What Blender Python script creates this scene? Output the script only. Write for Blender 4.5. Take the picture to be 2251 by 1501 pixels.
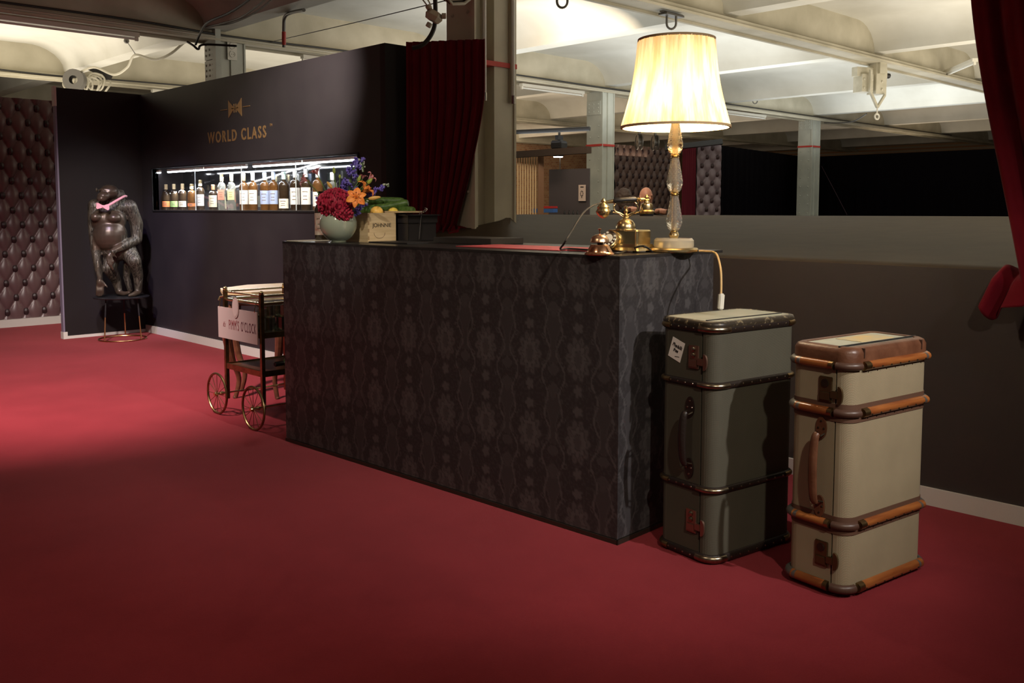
import bpy, bmesh, math, random
import numpy as np
from mathutils import Vector, Matrix, Euler, noise
random.seed(7)
for o in list(bpy.data.objects): bpy.data.objects.remove(o)
SC = bpy.context.scene
COL = SC.collection
PI = math.pi

# ------------------------------------------------------------------ camera
F, CX, CY, HOR, HC = 2040.0, 1125.5, 620.0, 458.0, 1.3
PITCH = math.atan((CY - HOR) / F)
YAW = math.radians(44.0)
cam = bpy.data.cameras.new('camera')
camo = bpy.data.objects.new('camera', cam); COL.objects.link(camo)
cam.sensor_width = 36; cam.lens = F / 2251 * 36
cam.shift_y = -(750.5 - CY) / 2251
cam.clip_end = 100
camo.location = (0, 0, HC)
camo.rotation_euler = (PI / 2 - PITCH, 0, -YAW)
SC.camera = camo
SC.view_settings.view_transform = 'Standard'
SC.view_settings.look = 'None'
SC.view_settings.gamma = 1.0
SC.view_settings.exposure = 0.24

# ------------------------------------------------------------------ world, room lights and added fills
wd = bpy.data.worlds.new('world'); SC.world = wd; wd.use_nodes = True
wd.node_tree.nodes['Background'].inputs[0].default_value = (1.0, 0.86, 0.72, 1)
wd.node_tree.nodes['Background'].inputs[1].default_value = 0.035

def lamp(kind, name, loc, target, power, color, **kw):
    L = bpy.data.lights.new(name, kind); L.energy = power; L.color = color
    for k, v in kw.items(): setattr(L, k, v)
    o = bpy.data.objects.new(name, L); COL.objects.link(o); o.location = loc
    if target is not None:
        d = Vector(target) - Vector(loc)
        o.rotation_euler = d.to_track_quat('-Z', 'Y').to_euler()
    return o
WARM = (1.0, 0.80, 0.58); CREAM = (1.0, 0.89, 0.72); COOL = (0.97, 1.0, 0.98)
# ceiling spots of the stand (they hang above and behind the camera), then a fill added on the flowers
lamp('SPOT', 'stand_spot', (0.9, -0.75, 3.15), (3.1, 1.9, 0.6), 190, (1.0, .86, .68), spot_size=0.80, spot_blend=1.0, shadow_soft_size=0.06)
lamp('SPOT', 'side_spot', (2.78, -1.5, 3.2), (2.95, 2.2, 0.7), 430, (1.0, .93, .88), spot_size=0.7, spot_blend=1.0, shadow_soft_size=0.05)
lamp('SPOT', 'wall_spot', (2.7, 5.1, 3.1), (4.0, 6.55, 2.10), 620, (1.0, .92, .78), spot_size=0.78, spot_blend=1.0, shadow_soft_size=0.05)
lamp('SPOT', 'blue_spot', (2.3, 7.0, 3.1), (3.95, 9.15, 0.8), 230, (.50, .48, 1.0), spot_size=0.5, spot_blend=0.8, shadow_soft_size=0.03)
lamp('SPOT', 'carpet_spot', (1.0, 5.2, 3.15), (2.4, 7.3, 0.0), 1080, (1.0, .86, .80), spot_size=1.45, spot_blend=1.0, shadow_soft_size=0.12)
lamp('SPOT', 'centre_spot', (0.2, 2.2, 3.2), (2.0, 3.8, 0.0), 88, WARM, spot_size=1.5, spot_blend=1.0, shadow_soft_size=0.15)
lamp('SPOT', 'statue_spot', (2.0, 6.4, 3.1), (3.5, 9.4, 0.9), 260, (1.0, .9, .8), spot_size=0.6, spot_blend=0.8, shadow_soft_size=0.03)
lamp('SPOT', 'flower_fill', (0.9, 2.4, 3.2), (2.85, 4.15, 1.25), 130, (1.0, .92, .82), spot_size=0.36, spot_blend=1.0, shadow_soft_size=0.03)  # unseen lamp added to brighten the vase and flowers
# unseen fill panels, added facing up to brighten the white ceiling
for nm, loc, pw, cl in (('hall_fill', (8.6, 7.8, 2.2), 72, COOL), ('hall_fill', (12.5, 7.6, 2.3), 105, COOL), ('hall_fill', (17.0, 7.6, 2.3), 120, COOL),
                        ('near_fill', (8.0, 3.0, 1.7), 125, CREAM), ('near_fill', (12.5, 3.0, 1.5), 200, CREAM), ('near_fill', (7.0, -1.0, 1.5), 120, CREAM), ('near_fill', (18.0, 2.5, 1.5), 110, CREAM),
                        ('left_fill', (3.6, 13.3, 2.5), 120, CREAM), ('left_fill', (7.5, 12.6, 2.3), 70, CREAM), ('bar_fill', (13.0, 12.6, 2.3), 60, WARM), ('bar_fill', (18.5, 13.0, 2.3), 40, WARM), ('bar_fill', (23.0, 9.0, 2.3), 40, WARM)):
    lamp('AREA', nm, loc, (loc[0], loc[1], 4), pw * .56, cl, shape='RECTANGLE', size=3.2, size_y=3.2)
lamp('AREA', 'slat_fill', (7.6, 6.9, 3.0), (9.6, 9.3, 1.3), 42, WARM, shape='RECTANGLE', size=.8, size_y=.4)  # fill panel with no fitting, added to light the slatted screen
lamp('AREA', 'brick_fill', (15.0, 16.5, 3.0), (15.5, 19.6, 1.8), 120, WARM, shape='RECTANGLE', size=4, size_y=.5)  # added fill without a fitting, lifts the far brick wall
lamp('AREA', 'far_bar_fill', (12.0, 14.8, 3.1), (13.5, 16.5, 1.0), 45, WARM, shape='RECTANGLE', size=2, size_y=1)  # another unseen fill, added to brighten the far bar area

# ------------------------------------------------------------------ placing helpers
fwv = Vector((math.sin(YAW) * math.cos(PITCH), math.cos(YAW) * math.cos(PITCH), -math.sin(PITCH)))
rtv = Vector((math.cos(YAW), -math.sin(YAW), 0)); upv = rtv.cross(fwv)
fwh = Vector((math.sin(YAW), math.cos(YAW), 0))
CAMP = Vector((0, 0, HC))
def ray(x, y): return fwv + rtv * ((x - CX) / F) - upv * ((y - CY) / F)
def onz(x, y, z): r = ray(x, y); return CAMP + r * ((z - HC) / r.z)
def onX(x, y, X): r = ray(x, y); return CAMP + r * (X / r.x)
def onY(x, y, Y): r = ray(x, y); return CAMP + r * (Y / r.y)
def W(x, y, d): r = ray(x, y); return CAMP + r * (d / r.dot(fwh))      # point at ground distance d

# ------------------------------------------------------------------ material helpers
def nmat(name):
    m = bpy.data.materials.new(name); m.use_nodes = True
    nt = m.node_tree; b = nt.nodes['Principled BSDF']
    return m, nt, b
def sock(b, k, v): b.inputs[k].default_value = v
def M(name, col, rough=0.5, metal=0.0, col2=None, nscale=8.0, bump=0.0, bscale=60.0, spec=0.5, emit=None, es=0, trans=0, ior=1.45, sheen=0, coat=0, detail=6, stretch=None, alpha=1, contrast=(0.35, 0.65)):
    m, nt, b = nmat(name)
    c = (*col, 1)
    sock(b, 'Base Color', c); sock(b, 'Roughness', rough); sock(b, 'Metallic', metal)
    sock(b, 'Specular IOR Level', spec); sock(b, 'IOR', ior)
    if trans: sock(b, 'Transmission Weight', trans)
    if sheen: sock(b, 'Sheen Weight', sheen); sock(b, 'Sheen Roughness', 0.4)
    if coat: sock(b, 'Coat Weight', coat); sock(b, 'Coat Roughness', 0.15)
    if emit: sock(b, 'Emission Color', (*emit, 1)); sock(b, 'Emission Strength', es)
    tc = nt.nodes.new('ShaderNodeTexCoord')
    src = tc.outputs['Object']
    if stretch:
        mp = nt.nodes.new('ShaderNodeMapping'); mp.inputs['Scale'].default_value = stretch
        nt.links.new(src, mp.inputs[0]); src = mp.outputs[0]
    if col2:
        n = nt.nodes.new('ShaderNodeTexNoise'); n.inputs['Scale'].default_value = nscale; n.inputs['Detail'].default_value = detail
        r = nt.nodes.new('ShaderNodeValToRGB')
        r.color_ramp.elements[0].position = contrast[0]; r.color_ramp.elements[1].position = contrast[1]
        r.color_ramp.elements[0].color = c; r.color_ramp.elements[1].color = (*col2, 1)
        nt.links.new(src, n.inputs['Vector']); nt.links.new(n.outputs['Fac'], r.inputs[0]); nt.links.new(r.outputs[0], b.inputs['Base Color'])
    if bump:
        n = nt.nodes.new('ShaderNodeTexNoise'); n.inputs['Scale'].default_value = bscale; n.inputs['Detail'].default_value = 4
        bp = nt.nodes.new('ShaderNodeBump'); bp.inputs['Strength'].default_value = bump; bp.inputs['Distance'].default_value = 0.01
        nt.links.new(src, n.inputs['Vector']); nt.links.new(n.outputs['Fac'], bp.inputs['Height']); nt.links.new(bp.outputs[0], b.inputs['Normal'])
    return m

def weave(name, col, col2, scale, rough=0.7, bump=0.4, diag=True):
    """canvas: two crossed waves give the woven diamond"""
    m, nt, b = nmat(name); sock(b, 'Roughness', rough)
    tc = nt.nodes.new('ShaderNodeTexCoord')
    mul = None
    for k, rot in enumerate(((0, 0.785, 0.785), (0, -0.785, -0.785)) if diag else ((0, 0, 0), (0, 1.5708, 0))):
        mp = nt.nodes.new('ShaderNodeMapping'); mp.inputs['Rotation'].default_value = rot
        w = nt.nodes.new('ShaderNodeTexWave'); w.inputs['Scale'].default_value = scale; w.bands_direction = 'X'
        nt.links.new(tc.outputs['Object'], mp.inputs[0]); nt.links.new(mp.outputs[0], w.inputs[0])
        if mul is None: mul = w
        else:
            mm = nt.nodes.new('ShaderNodeMath'); mm.operation = 'MULTIPLY'
            nt.links.new(mul.outputs['Fac'], mm.inputs[0]); nt.links.new(w.outputs['Fac'], mm.inputs[1]); mul = mm
    mx = nt.nodes.new('ShaderNodeMixRGB'); mx.inputs[1].default_value = (*col, 1); mx.inputs[2].default_value = (*col2, 1)
    nt.links.new(mul.outputs[0], mx.inputs[0])
    n = nt.nodes.new('ShaderNodeTexNoise'); n.inputs['Scale'].default_value = 7; n.inputs['Detail'].default_value = 5
    nt.links.new(tc.outputs['Object'], n.inputs['Vector'])
    mr = nt.nodes.new('ShaderNodeMapRange'); mr.inputs['To Min'].default_value = 0.8; mr.inputs['To Max'].default_value = 1.12
    nt.links.new(n.outputs['Fac'], mr.inputs['Value'])
    sc = nt.nodes.new('ShaderNodeVectorMath'); sc.operation = 'SCALE'
    nt.links.new(mx.outputs[0], sc.inputs[0]); nt.links.new(mr.outputs[0], sc.inputs['Scale'])
    nt.links.new(sc.outputs[0], b.inputs['Base Color'])
    bp = nt.nodes.new('ShaderNodeBump'); bp.inputs['Strength'].default_value = bump; bp.inputs['Distance'].default_value = 0.001
    nt.links.new(mul.outputs[0], bp.inputs['Height']); nt.links.new(bp.outputs[0], b.inputs['Normal'])
    return m

def glass(name, col=(1, 1, 1), rough=0.02, ior=1.5):
    return M(name, col, rough, trans=1.0, ior=ior)

def thin_glass(name, amount=0.92, tint=(1, 1, 1)):
    m = bpy.data.materials.new(name); m.use_nodes = True; nt = m.node_tree
    for n in list(nt.nodes): nt.nodes.remove(n)
    o = nt.nodes.new('ShaderNodeOutputMaterial'); mx = nt.nodes.new('ShaderNodeMixShader')
    t = nt.nodes.new('ShaderNodeBsdfTransparent'); t.inputs[0].default_value = (*tint, 1)
    g = nt.nodes.new('ShaderNodeBsdfGlossy'); g.inputs['Roughness'].default_value = 0.02
    mx.inputs[0].default_value = 1 - amount
    nt.links.new(t.outputs[0], mx.inputs[1]); nt.links.new(g.outputs[0], mx.inputs[2]); nt.links.new(mx.outputs[0], o.inputs[0])
    return m

def emis(name, col, s):
    m, nt, b = nmat(name); sock(b, 'Base Color', (*col, 1)); sock(b, 'Emission Color', (*col, 1)); sock(b, 'Emission Strength', s); return m

# ------------------------------------------------------------------ mesh helpers
class MB:
    def __init__(s): s.bm = bmesh.new(); s.mi = 0
    def _mark(s, f):
        for x in f: x.material_index = s.mi
    def poly(s, pts):
        f = s.bm.faces.new([s.bm.verts.new(p) for p in pts]); f.material_index = s.mi; return s
    def box(s, c, sz, rot=None, bev=0.0, seg=2):
        b2 = bmesh.new(); bmesh.ops.create_cube(b2, size=1)
        bmesh.ops.scale(b2, vec=sz, verts=b2.verts)
        if bev: bmesh.ops.bevel(b2, geom=list(b2.edges), offset=bev, segments=seg, affect='EDGES')
        m = Matrix.Translation(c)
        if rot is not None: m = m @ (rot.to_4x4() if isinstance(rot, Matrix) else Euler(rot).to_matrix().to_4x4())
        s.add(b2, m); b2.free(); return s
    def add(s, b2, m=None):
        vs = [s.bm.verts.new((m @ v.co) if m else v.co) for v in b2.verts]
        b2.verts.index_update()
        for f in b2.faces:
            try: nf = s.bm.faces.new([vs[v.index] for v in f.verts]); nf.material_index = s.mi
            except ValueError: pass
        return s
    def b3(s, lo, hi, bev=0.0):
        return s.box([(a + b) / 2 for a, b in zip(lo, hi)], [abs(b - a) for a, b in zip(lo, hi)], None, bev)
    def lathe(s, prof, n=28, m=None, fn=None, arc=None):
        rings = []
        for r, z in prof:
            if r < 1e-5: rings.append([s.bm.verts.new((m @ Vector((0, 0, z))) if m else (0, 0, z))]); continue
            ring = []
            for k in range(n):
                a = 2 * PI * k / n; rr = r * (fn(a, z) if fn else 1)
                p = Vector((rr * math.cos(a), rr * math.sin(a), z))
                ring.append(s.bm.verts.new((m @ p) if m else p))
            rings.append(ring)
        for a, b in zip(rings[:-1], rings[1:]):
            if len(a) == 1 and len(b) == 1: continue
            for k in range(n):
                k2 = (k + 1) % n
                if len(a) == 1: vs = [a[0], b[k2], b[k]]
                elif len(b) == 1: vs = [a[k], a[k2], b[0]]
                else: vs = [a[k], a[k2], b[k2], b[k]]
                f = s.bm.faces.new(vs); f.material_index = s.mi
        return s
    def tube(s, pts, r, n=8, closed=False, caps=True):
        pts = [Vector(p) for p in pts]; N = len(pts)
        rs = r if isinstance(r, (list, tuple)) else [r] * N
        prev = None; rings = []
        for i, p in enumerate(pts):
            a = pts[i - 1] if (i > 0 or closed) else p; b = pts[(i + 1) % N] if (i < N - 1 or closed) else p
            t = (b - a)
            if t.length < 1e-9: t = Vector((0, 0, 1))
            t.normalize()
            if prev is None:
                u = t.orthogonal().normalized()
            else:
                u = prev - t * prev.dot(t)
                if u.length < 1e-6: u = t.orthogonal()
                u.normalize()
            prev = u; v = t.cross(u)
            rings.append([s.bm.verts.new(p + (u * math.cos(2 * PI * k / n) + v * math.sin(2 * PI * k / n)) * rs[i]) for k in range(n)])
        for i in range(N if closed else N - 1):
            a, b = rings[i], rings[(i + 1) % N]
            for k in range(n):
                f = s.bm.faces.new([a[k], a[(k + 1) % n], b[(k + 1) % n], b[k]]); f.material_index = s.mi
        if caps and not closed:
            for rg in (rings[0][::-1], rings[-1]):
                f = s.bm.faces.new(rg); f.material_index = s.mi
        return s
    def prism(s, out, h0, h1, m=None):
        a = [Vector((x, y, h0)) for x, y in out]; b = [Vector((x, y, h1)) for x, y in out]
        if m: a = [m @ p for p in a]; b = [m @ p for p in b]
        a = [s.bm.verts.new(p) for p in a]; b = [s.bm.verts.new(p) for p in b]; n = len(a)
        fs = [s.bm.faces.new(a[::-1]), s.bm.faces.new(b)]
        for k in range(n): fs.append(s.bm.faces.new([a[k], a[(k + 1) % n], b[(k + 1) % n], b[k]]))
        s._mark(fs); return s
    def grid(s, fn, nu, nv):
        vs = [[s.bm.verts.new(fn(i / nu, j / nv)) for j in range(nv + 1)] for i in range(nu + 1)]
        for i in range(nu):
            for j in range(nv):
                f = s.bm.faces.new([vs[i][j], vs[i + 1][j], vs[i + 1][j + 1], vs[i][j + 1]]); f.material_index = s.mi
        return s
    def ball(s, c, r, n=16, rot=None):
        if not hasattr(r, '__len__'): r = (r, r, r)
        m = Matrix.Translation(c)
        if rot is not None: m = m @ Euler(rot).to_matrix().to_4x4()
        m = m @ Matrix.Diagonal((*r, 1))
        k = max(5, n // 2)
        return s.lathe([(math.sin(PI * i / k), -math.cos(PI * i / k)) if 0 < i < k else (0, -math.cos(PI * i / k)) for i in range(k + 1)], n, m)
    def sweep(s, path, prof, closed=True, caps=True):
        """path: list of (x,y) and outward normals; prof: list of (offset,z)"""
        rings = [[s.bm.verts.new((x + nx * o, y + ny * o, z)) for o, z in prof] for (x, y, nx, ny) in path]
        N = len(rings); n = len(prof)
        for i in range(N if closed else N - 1):
            a, b = rings[i], rings[(i + 1) % N]
            for k in range(n):
                f = s.bm.faces.new([a[k], b[k], b[(k + 1) % n], a[(k + 1) % n]]); f.material_index = s.mi
        if caps and not closed:
            for rg in (rings[0], rings[-1][::-1]): s.bm.faces.new(rg).material_index = s.mi
        return s
    def obj(s, name, mats, parent=None, smooth=35, loc=None):
        bm = s.bm
        bmesh.ops.recalc_face_normals(bm, faces=bm.faces)
        if smooth:
            a = math.radians(smooth)
            for f in bm.faces: f.smooth = True
            for e in bm.edges:
                if len(e.link_faces) == 2 and e.calc_face_angle(0) > a: e.smooth = False
        me = bpy.data.meshes.new(name); bm.to_mesh(me); bm.free()
        for m in (mats if isinstance(mats, (list, tuple)) else [mats]): me.materials.append(m)
        o = bpy.data.objects.new(name, me); COL.objects.link(o)
        if parent is not None: o.parent = parent
        if loc is not None: o.location = loc
        return o

def tag(o, label=None, cat=None, group=None, kind=None):
    if label: o['label'] = label
    if cat: o['category'] = cat
    if group: o['group'] = group
    if kind: o['kind'] = kind
    return o
def thing(name, label, cat, loc=(0, 0, 0), rz=0.0, group=None):
    o = bpy.data.objects.new(name, None); COL.objects.link(o); o.empty_display_size = 0.05
    o.location = loc; o.rotation_euler = (0, 0, rz)
    return tag(o, label, cat, group)
def kids(o): return [c for c in bpy.data.objects if c.parent == o]
def copy_tree(o, parent=None):
    c = o.copy(); COL.objects.link(c); c.parent = parent
    for ch in kids(o): copy_tree(ch, c)
    return c
def struct(o): o['kind'] = 'structure'; return o

def spline(pts, n=8):
    """Catmull-Rom through points"""
    P = [Vector(p) for p in pts]; out = []
    for i in range(len(P) - 1):
        p0 = P[max(0, i - 1)]; p1 = P[i]; p2 = P[i + 1]; p3 = P[min(len(P) - 1, i + 2)]
        for k in range(n):
            t = k / n
            out.append(0.5 * ((2 * p1) + (p2 - p0) * t + (2 * p0 - 5 * p1 + 4 * p2 - p3) * t * t + (3 * p1 - p0 - 3 * p2 + p3) * t ** 3))
    out.append(P[-1]); return out

def text_mesh(name, txt, size, ext, m, mat, parent=None, bold=0.0, sx=1.0, space=1.0, shear=0.0):
    cu = bpy.data.curves.new(name, 'FONT'); cu.body = txt; cu.size = size; cu.extrude = ext; cu.offset = bold
    cu.align_x = 'CENTER'; cu.space_character = space; cu.resolution_u = 3; cu.shear = shear
    t = bpy.data.objects.new('tmp', cu); COL.objects.link(t)
    dg = bpy.context.evaluated_depsgraph_get(); dg.update()
    me = bpy.data.meshes.new_from_object(t.evaluated_get(dg))
    bpy.data.objects.remove(t); me.name = name
    me.transform(m @ Matrix.Diagonal((sx, 1, 1, 1)))
    me.materials.clear(); me.materials.append(mat)
    o = bpy.data.objects.new(name, me); COL.objects.link(o)
    if parent is not None: o.parent = parent
    return o

def blob(mb, voxel, smooth=4, factor=0.5, disp=None):
    """one continuous skin around the shapes in mb"""
    me = bpy.data.meshes.new('tmp'); mb.bm.normal_update(); mb.bm.to_mesh(me); mb.bm.free()
    o = bpy.data.objects.new('tmp', me); COL.objects.link(o)
    r = o.modifiers.new('r', 'REMESH'); r.mode = 'VOXEL'; r.voxel_size = voxel
    sm = o.modifiers.new('s', 'SMOOTH'); sm.factor = factor; sm.iterations = smooth
    dg = bpy.context.evaluated_depsgraph_get(); dg.update()
    me2 = bpy.data.meshes.new_from_object(o.evaluated_get(dg))
    bpy.data.objects.remove(o)
    for p in me2.polygons: p.use_smooth = True
    if disp:
        for v in me2.vertices: v.co += v.normal * disp(v.co)
    return me2
def link_mesh(me, name, mat, parent=None):
    me.name = name; me.materials.clear(); me.materials.append(mat)
    o = bpy.data.objects.new(name, me); COL.objects.link(o)
    if parent is not None: o.parent = parent
    return o
def limb(mb, pts, rs, n=12):
    """tapered capsule chain"""
    for i in range(len(pts) - 1):
        a, b = Vector(pts[i]), Vector(pts[i + 1])
        k = max(2, int((b - a).length / 0.015))
        mb.tube([a.lerp(b, t / k) for t in range(k + 1)], [rs[i] + (rs[i + 1] - rs[i]) * t / k for t in range(k + 1)], n)
    for p, r in zip(pts, rs): mb.ball(p, r, n)

# ------------------------------------------------------------------ materials
def carpet_mat():
    m, nt, b = nmat('red_carpet'); sock(b, 'Roughness', 0.95); sock(b, 'Specular IOR Level', 0.15); sock(b, 'Sheen Weight', 0.25); sock(b, 'Sheen Tint', (1, .3, .3, 1))
    tc = nt.nodes.new('ShaderNodeTexCoord')
    n1 = nt.nodes.new('ShaderNodeTexNoise'); n1.inputs['Scale'].default_value = 1.3; n1.inputs['Detail'].default_value = 8; n1.inputs['Roughness'].default_value = .62
    r = nt.nodes.new('ShaderNodeValToRGB'); e = r.color_ramp.elements
    e[0].position = .32; e[0].color = (.160, .009, .016, 1); e[1].position = .70; e[1].color = (.225, .017, .026, 1)
    n2 = nt.nodes.new('ShaderNodeTexNoise'); n2.inputs['Scale'].default_value = 420; n2.inputs['Detail'].default_value = 3
    bp = nt.nodes.new('ShaderNodeBump'); bp.inputs['Strength'].default_value = .5; bp.inputs['Distance'].default_value = .004
    nt.links.new(tc.outputs['Object'], n1.inputs['Vector']); nt.links.new(tc.outputs['Object'], n2.inputs['Vector'])
    nt.links.new(n1.outputs['Fac'], r.inputs[0]); nt.links.new(r.outputs[0], b.inputs['Base Color'])
    nt.links.new(n2.outputs['Fac'], bp.inputs['Height']); nt.links.new(bp.outputs[0], b.inputs['Normal'])
    return m
def brick_mat():
    m, nt, b = nmat('brick'); sock(b, 'Roughness', .9)
    tc = nt.nodes.new('ShaderNodeTexCoord'); mp = nt.nodes.new('ShaderNodeMapping'); mp.inputs['Rotation'].default_value = (PI / 2, 0, 0)
    br = nt.nodes.new('ShaderNodeTexBrick'); br.inputs['Scale'].default_value = 4.5
    br.inputs['Color1'].default_value = (.30, .13, .06, 1); br.inputs['Color2'].default_value = (.42, .24, .12, 1); br.inputs['Mortar'].default_value = (.35, .30, .22, 1)
    nt.links.new(tc.outputs['Object'], mp.inputs[0]); nt.links.new(mp.outputs[0], br.inputs[0]); nt.links.new(br.outputs[0], b.inputs['Base Color'])
    return m
def damask_mat():
    m, nt, b = nmat('damask_wallpaper')
    a = nt.nodes.new('ShaderNodeAttribute'); a.attribute_name = 'pattern'
    mx = nt.nodes.new('ShaderNodeMixRGB'); mx.inputs[1].default_value = (.020, .017, .019, 1); mx.inputs[2].default_value = (.088, .083, .086, 1)
    nt.links.new(a.outputs['Fac'], mx.inputs[0]); nt.links.new(mx.outputs[0], b.inputs['Base Color'])
    mr = nt.nodes.new('ShaderNodeMapRange'); mr.inputs['To Min'].default_value = .62; mr.inputs['To Max'].default_value = .42
    nt.links.new(a.outputs['Fac'], mr.inputs['Value']); nt.links.new(mr.outputs[0], b.inputs['Roughness'])
    return m
def fur_mat():
    m, nt, b = nmat('bronze_fur'); sock(b, 'Metallic', .35); sock(b, 'Roughness', .36)
    tc = nt.nodes.new('ShaderNodeTexCoord'); mp = nt.nodes.new('ShaderNodeMapping'); mp.inputs['Scale'].default_value = (60, 60, 13)
    n = nt.nodes.new('ShaderNodeTexNoise'); n.inputs['Scale'].default_value = 1.0; n.inputs['Detail'].default_value = 5; n.inputs['Distortion'].default_value = .8
    r = nt.nodes.new('ShaderNodeValToRGB'); r.color_ramp.elements[0].position = .35; r.color_ramp.elements[1].position = .7
    r.color_ramp.elements[0].color = (.016, .012, .008, 1); r.color_ramp.elements[1].color = (.12, .10, .070, 1)
    bp = nt.nodes.new('ShaderNodeBump'); bp.inputs['Strength'].default_value = .9; bp.inputs['Distance'].default_value = .012
    nt.links.new(tc.outputs['Object'], mp.inputs[0]); nt.links.new(mp.outputs[0], n.inputs['Vector'])
    nt.links.new(n.outputs['Fac'], r.inputs[0]); nt.links.new(r.outputs[0], b.inputs['Base Color'])
    nt.links.new(n.outputs['Fac'], bp.inputs['Height']); nt.links.new(bp.outputs[0], b.inputs['Normal'])
    return m
def shade_mat():
    m = bpy.data.materials.new('pleated_silk'); m.use_nodes = True; nt = m.node_tree
    for n in list(nt.nodes): nt.nodes.remove(n)
    o = nt.nodes.new('ShaderNodeOutputMaterial'); mx = nt.nodes.new('ShaderNodeMixShader'); mx.inputs[0].default_value = .17
    tc = nt.nodes.new('ShaderNodeTexCoord'); mp = nt.nodes.new('ShaderNodeMapping'); mp.inputs['Scale'].default_value = (26, 26, 1.2)
    n = nt.nodes.new('ShaderNodeTexNoise'); n.inputs['Scale'].default_value = 1; n.inputs['Detail'].default_value = 4
    r = nt.nodes.new('ShaderNodeValToRGB'); r.color_ramp.elements[0].position = .38; r.color_ramp.elements[1].position = .6
    r.color_ramp.elements[0].color = (.66, .50, .28, 1); r.color_ramp.elements[1].color = (.88, .78, .56, 1)
    d = nt.nodes.new('ShaderNodeBsdfDiffuse'); t = nt.nodes.new('ShaderNodeBsdfTranslucent')
    nt.links.new(tc.outputs['Object'], mp.inputs[0]); nt.links.new(mp.outputs[0], n.inputs['Vector']); nt.links.new(n.outputs['Fac'], r.inputs[0])
    nt.links.new(r.outputs[0], d.inputs[0]); nt.links.new(r.outputs[0], t.inputs[0])
    nt.links.new(d.outputs[0], mx.inputs[1]); nt.links.new(t.outputs[0], mx.inputs[2]); nt.links.new(mx.outputs[0], o.inputs[0])
    return m

m_carpet = carpet_mat()
m_wall = M('black_satin_board', (.024, .0195, .023), .42, col2=(.029, .024, .027), nscale=3, bump=.02, bscale=300, spec=.5)
m_wall_l = M('dark_board', (.015, .011, .012), .6, spec=.3)
m_cover = M('grey_black_sheet', (.056, .040, .026), .6, col2=(.068, .050, .033), nscale=5, bump=.05, bscale=90, spec=.12)
m_rwall = M('low_wall_board', (.040, .031, .028), .6, bump=.03, bscale=200)
m_skirt = M('white_skirting', (.62, .58, .54), .45)
m_ceil = M('ceiling_plaster', (.60, .585, .52), .9, col2=(.72, .71, .65), nscale=1.2, bump=.15, bscale=14, detail=8)
m_girder = M('painted_girder', (.42, .385, .29), .6, col2=(.56, .52, .41), nscale=2.0, bump=.08, bscale=20, detail=8)
m_column = M('column_paint', (.45, .47, .42), .5, col2=(.55, .565, .50), nscale=3, bump=.05, bscale=25)
m_col_near = M('column_paint_warm', (.52, .48, .38), .55, col2=(.62, .58, .46), nscale=3, bump=.05, bscale=25)
m_brick = brick_mat()
m_damask = damask_mat()
m_top = M('black_laminate', (.020, .018, .018), .30, col2=(.03, .028, .027), nscale=20, spec=.5)
m_trim = M('dark_edge_trim', (.06, .05, .04), .3, metal=.6)
m_brass = M('brass', (.76, .61, .34), .27, metal=1.0, col2=(.55, .41, .20), nscale=14)
m_brassd = M('aged_brass', (.33, .22, .10), .38, metal=1.0, col2=(.20, .13, .06), nscale=25)
m_copper = M('copper', (.76, .42, .24), .20, metal=1.0)
m_chrome = M('chrome', (.75, .73, .7), .15, metal=1.0)
m_steel = M('grey_steel', (.20, .19, .175), .45, metal=.7)
m_white = M('white_plastic', (.72, .70, .62), .4)
m_black = M('black_plastic', (.012, .011, .012), .35)
m_blackr = M('black_rubber', (.014, .012, .012), .5)
m_blackleather = M('black_leather', (.018, .012, .010), .35, bump=.15, bscale=120)
m_redcurt = M('red_velvet', (.115, .002, .008), .9, col2=(.14, .003, .010), nscale=9, sheen=.08, spec=.2)
m_crystal = M('crystal', (1, .96, .88), .02, trans=.86, ior=1.55, spec=.9)
m_baseglass = M('pressed_glass', (.95, .88, .68), .10, trans=.62, ior=1.45)
m_crystal2 = M('tumbler_crystal', (1, 1, .96), .01, trans=.90, ior=1.5)
m_clear = glass('clear_glass', (.95, 1, .97), .0, 1.45)
m_shade = shade_mat()
m_rimcloth = M('tan_trim', (.55, .38, .20), .7)
m_canvas_g = weave('grey_green_canvas', (.060, .056, .038), (.115, .106, .075), 150, diag=False)
m_canvas_t = weave('tan_canvas', (.25, .20, .12), (.44, .37, .25), 110)
m_wood_red = M('varnished_wood', (.20, .055, .015), .3, col2=(.33, .115, .03), nscale=5, stretch=(1, 1, 9), coat=.3)
m_leather_b = M('brown_leather', (.095, .036, .018), .38, col2=(.14, .058, .03), nscale=18, bump=.1, bscale=80)
m_fibre = M('brown_fibre_band', (.105, .052, .032), .6)
m_trunk_top = M('pale_canvas_top', (.34, .35, .27), .6, col2=(.42, .42, .33), nscale=9)
m_darkwood = M('dark_wood', (.085, .028, .015), .3, col2=(.13, .05, .025), nscale=4, stretch=(1, 8, 8), coat=.4)
m_tanwood = M('tan_wood', (.42, .29, .15), .45, col2=(.50, .37, .20), nscale=4, stretch=(1, 9, 1))
m_crate = M('pine_crate', (.52, .38, .20), .6, col2=(.64, .49, .28), nscale=3, stretch=(2, 2, 26))
m_fur = fur_mat()
m_bronze = M('bronze_skin', (.050, .033, .022), .33, metal=.35, col2=(.075, .050, .032), nscale=7)
m_pink = M('pink_satin', (.72, .30, .33), .35, sheen=.4)
m_tuft = M('brown_padded_leather', (.125, .068, .072), .34, col2=(.16, .092, .094), nscale=4, spec=.5)
m_tuft_far = M('padded_leather_far', (.16, .10, .085), .4, spec=.5)
m_tuft_v = M('padded_leather_violet', (.17, .125, .14), .4, spec=.5)
m_button = M('dark_button', (.035, .016, .018), .4)
m_drape = M('black_drape', (.0022, .0014, .0022), .95, spec=.05)
m_tape = M('red_tape', (.55, .05, .04), .5)
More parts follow.
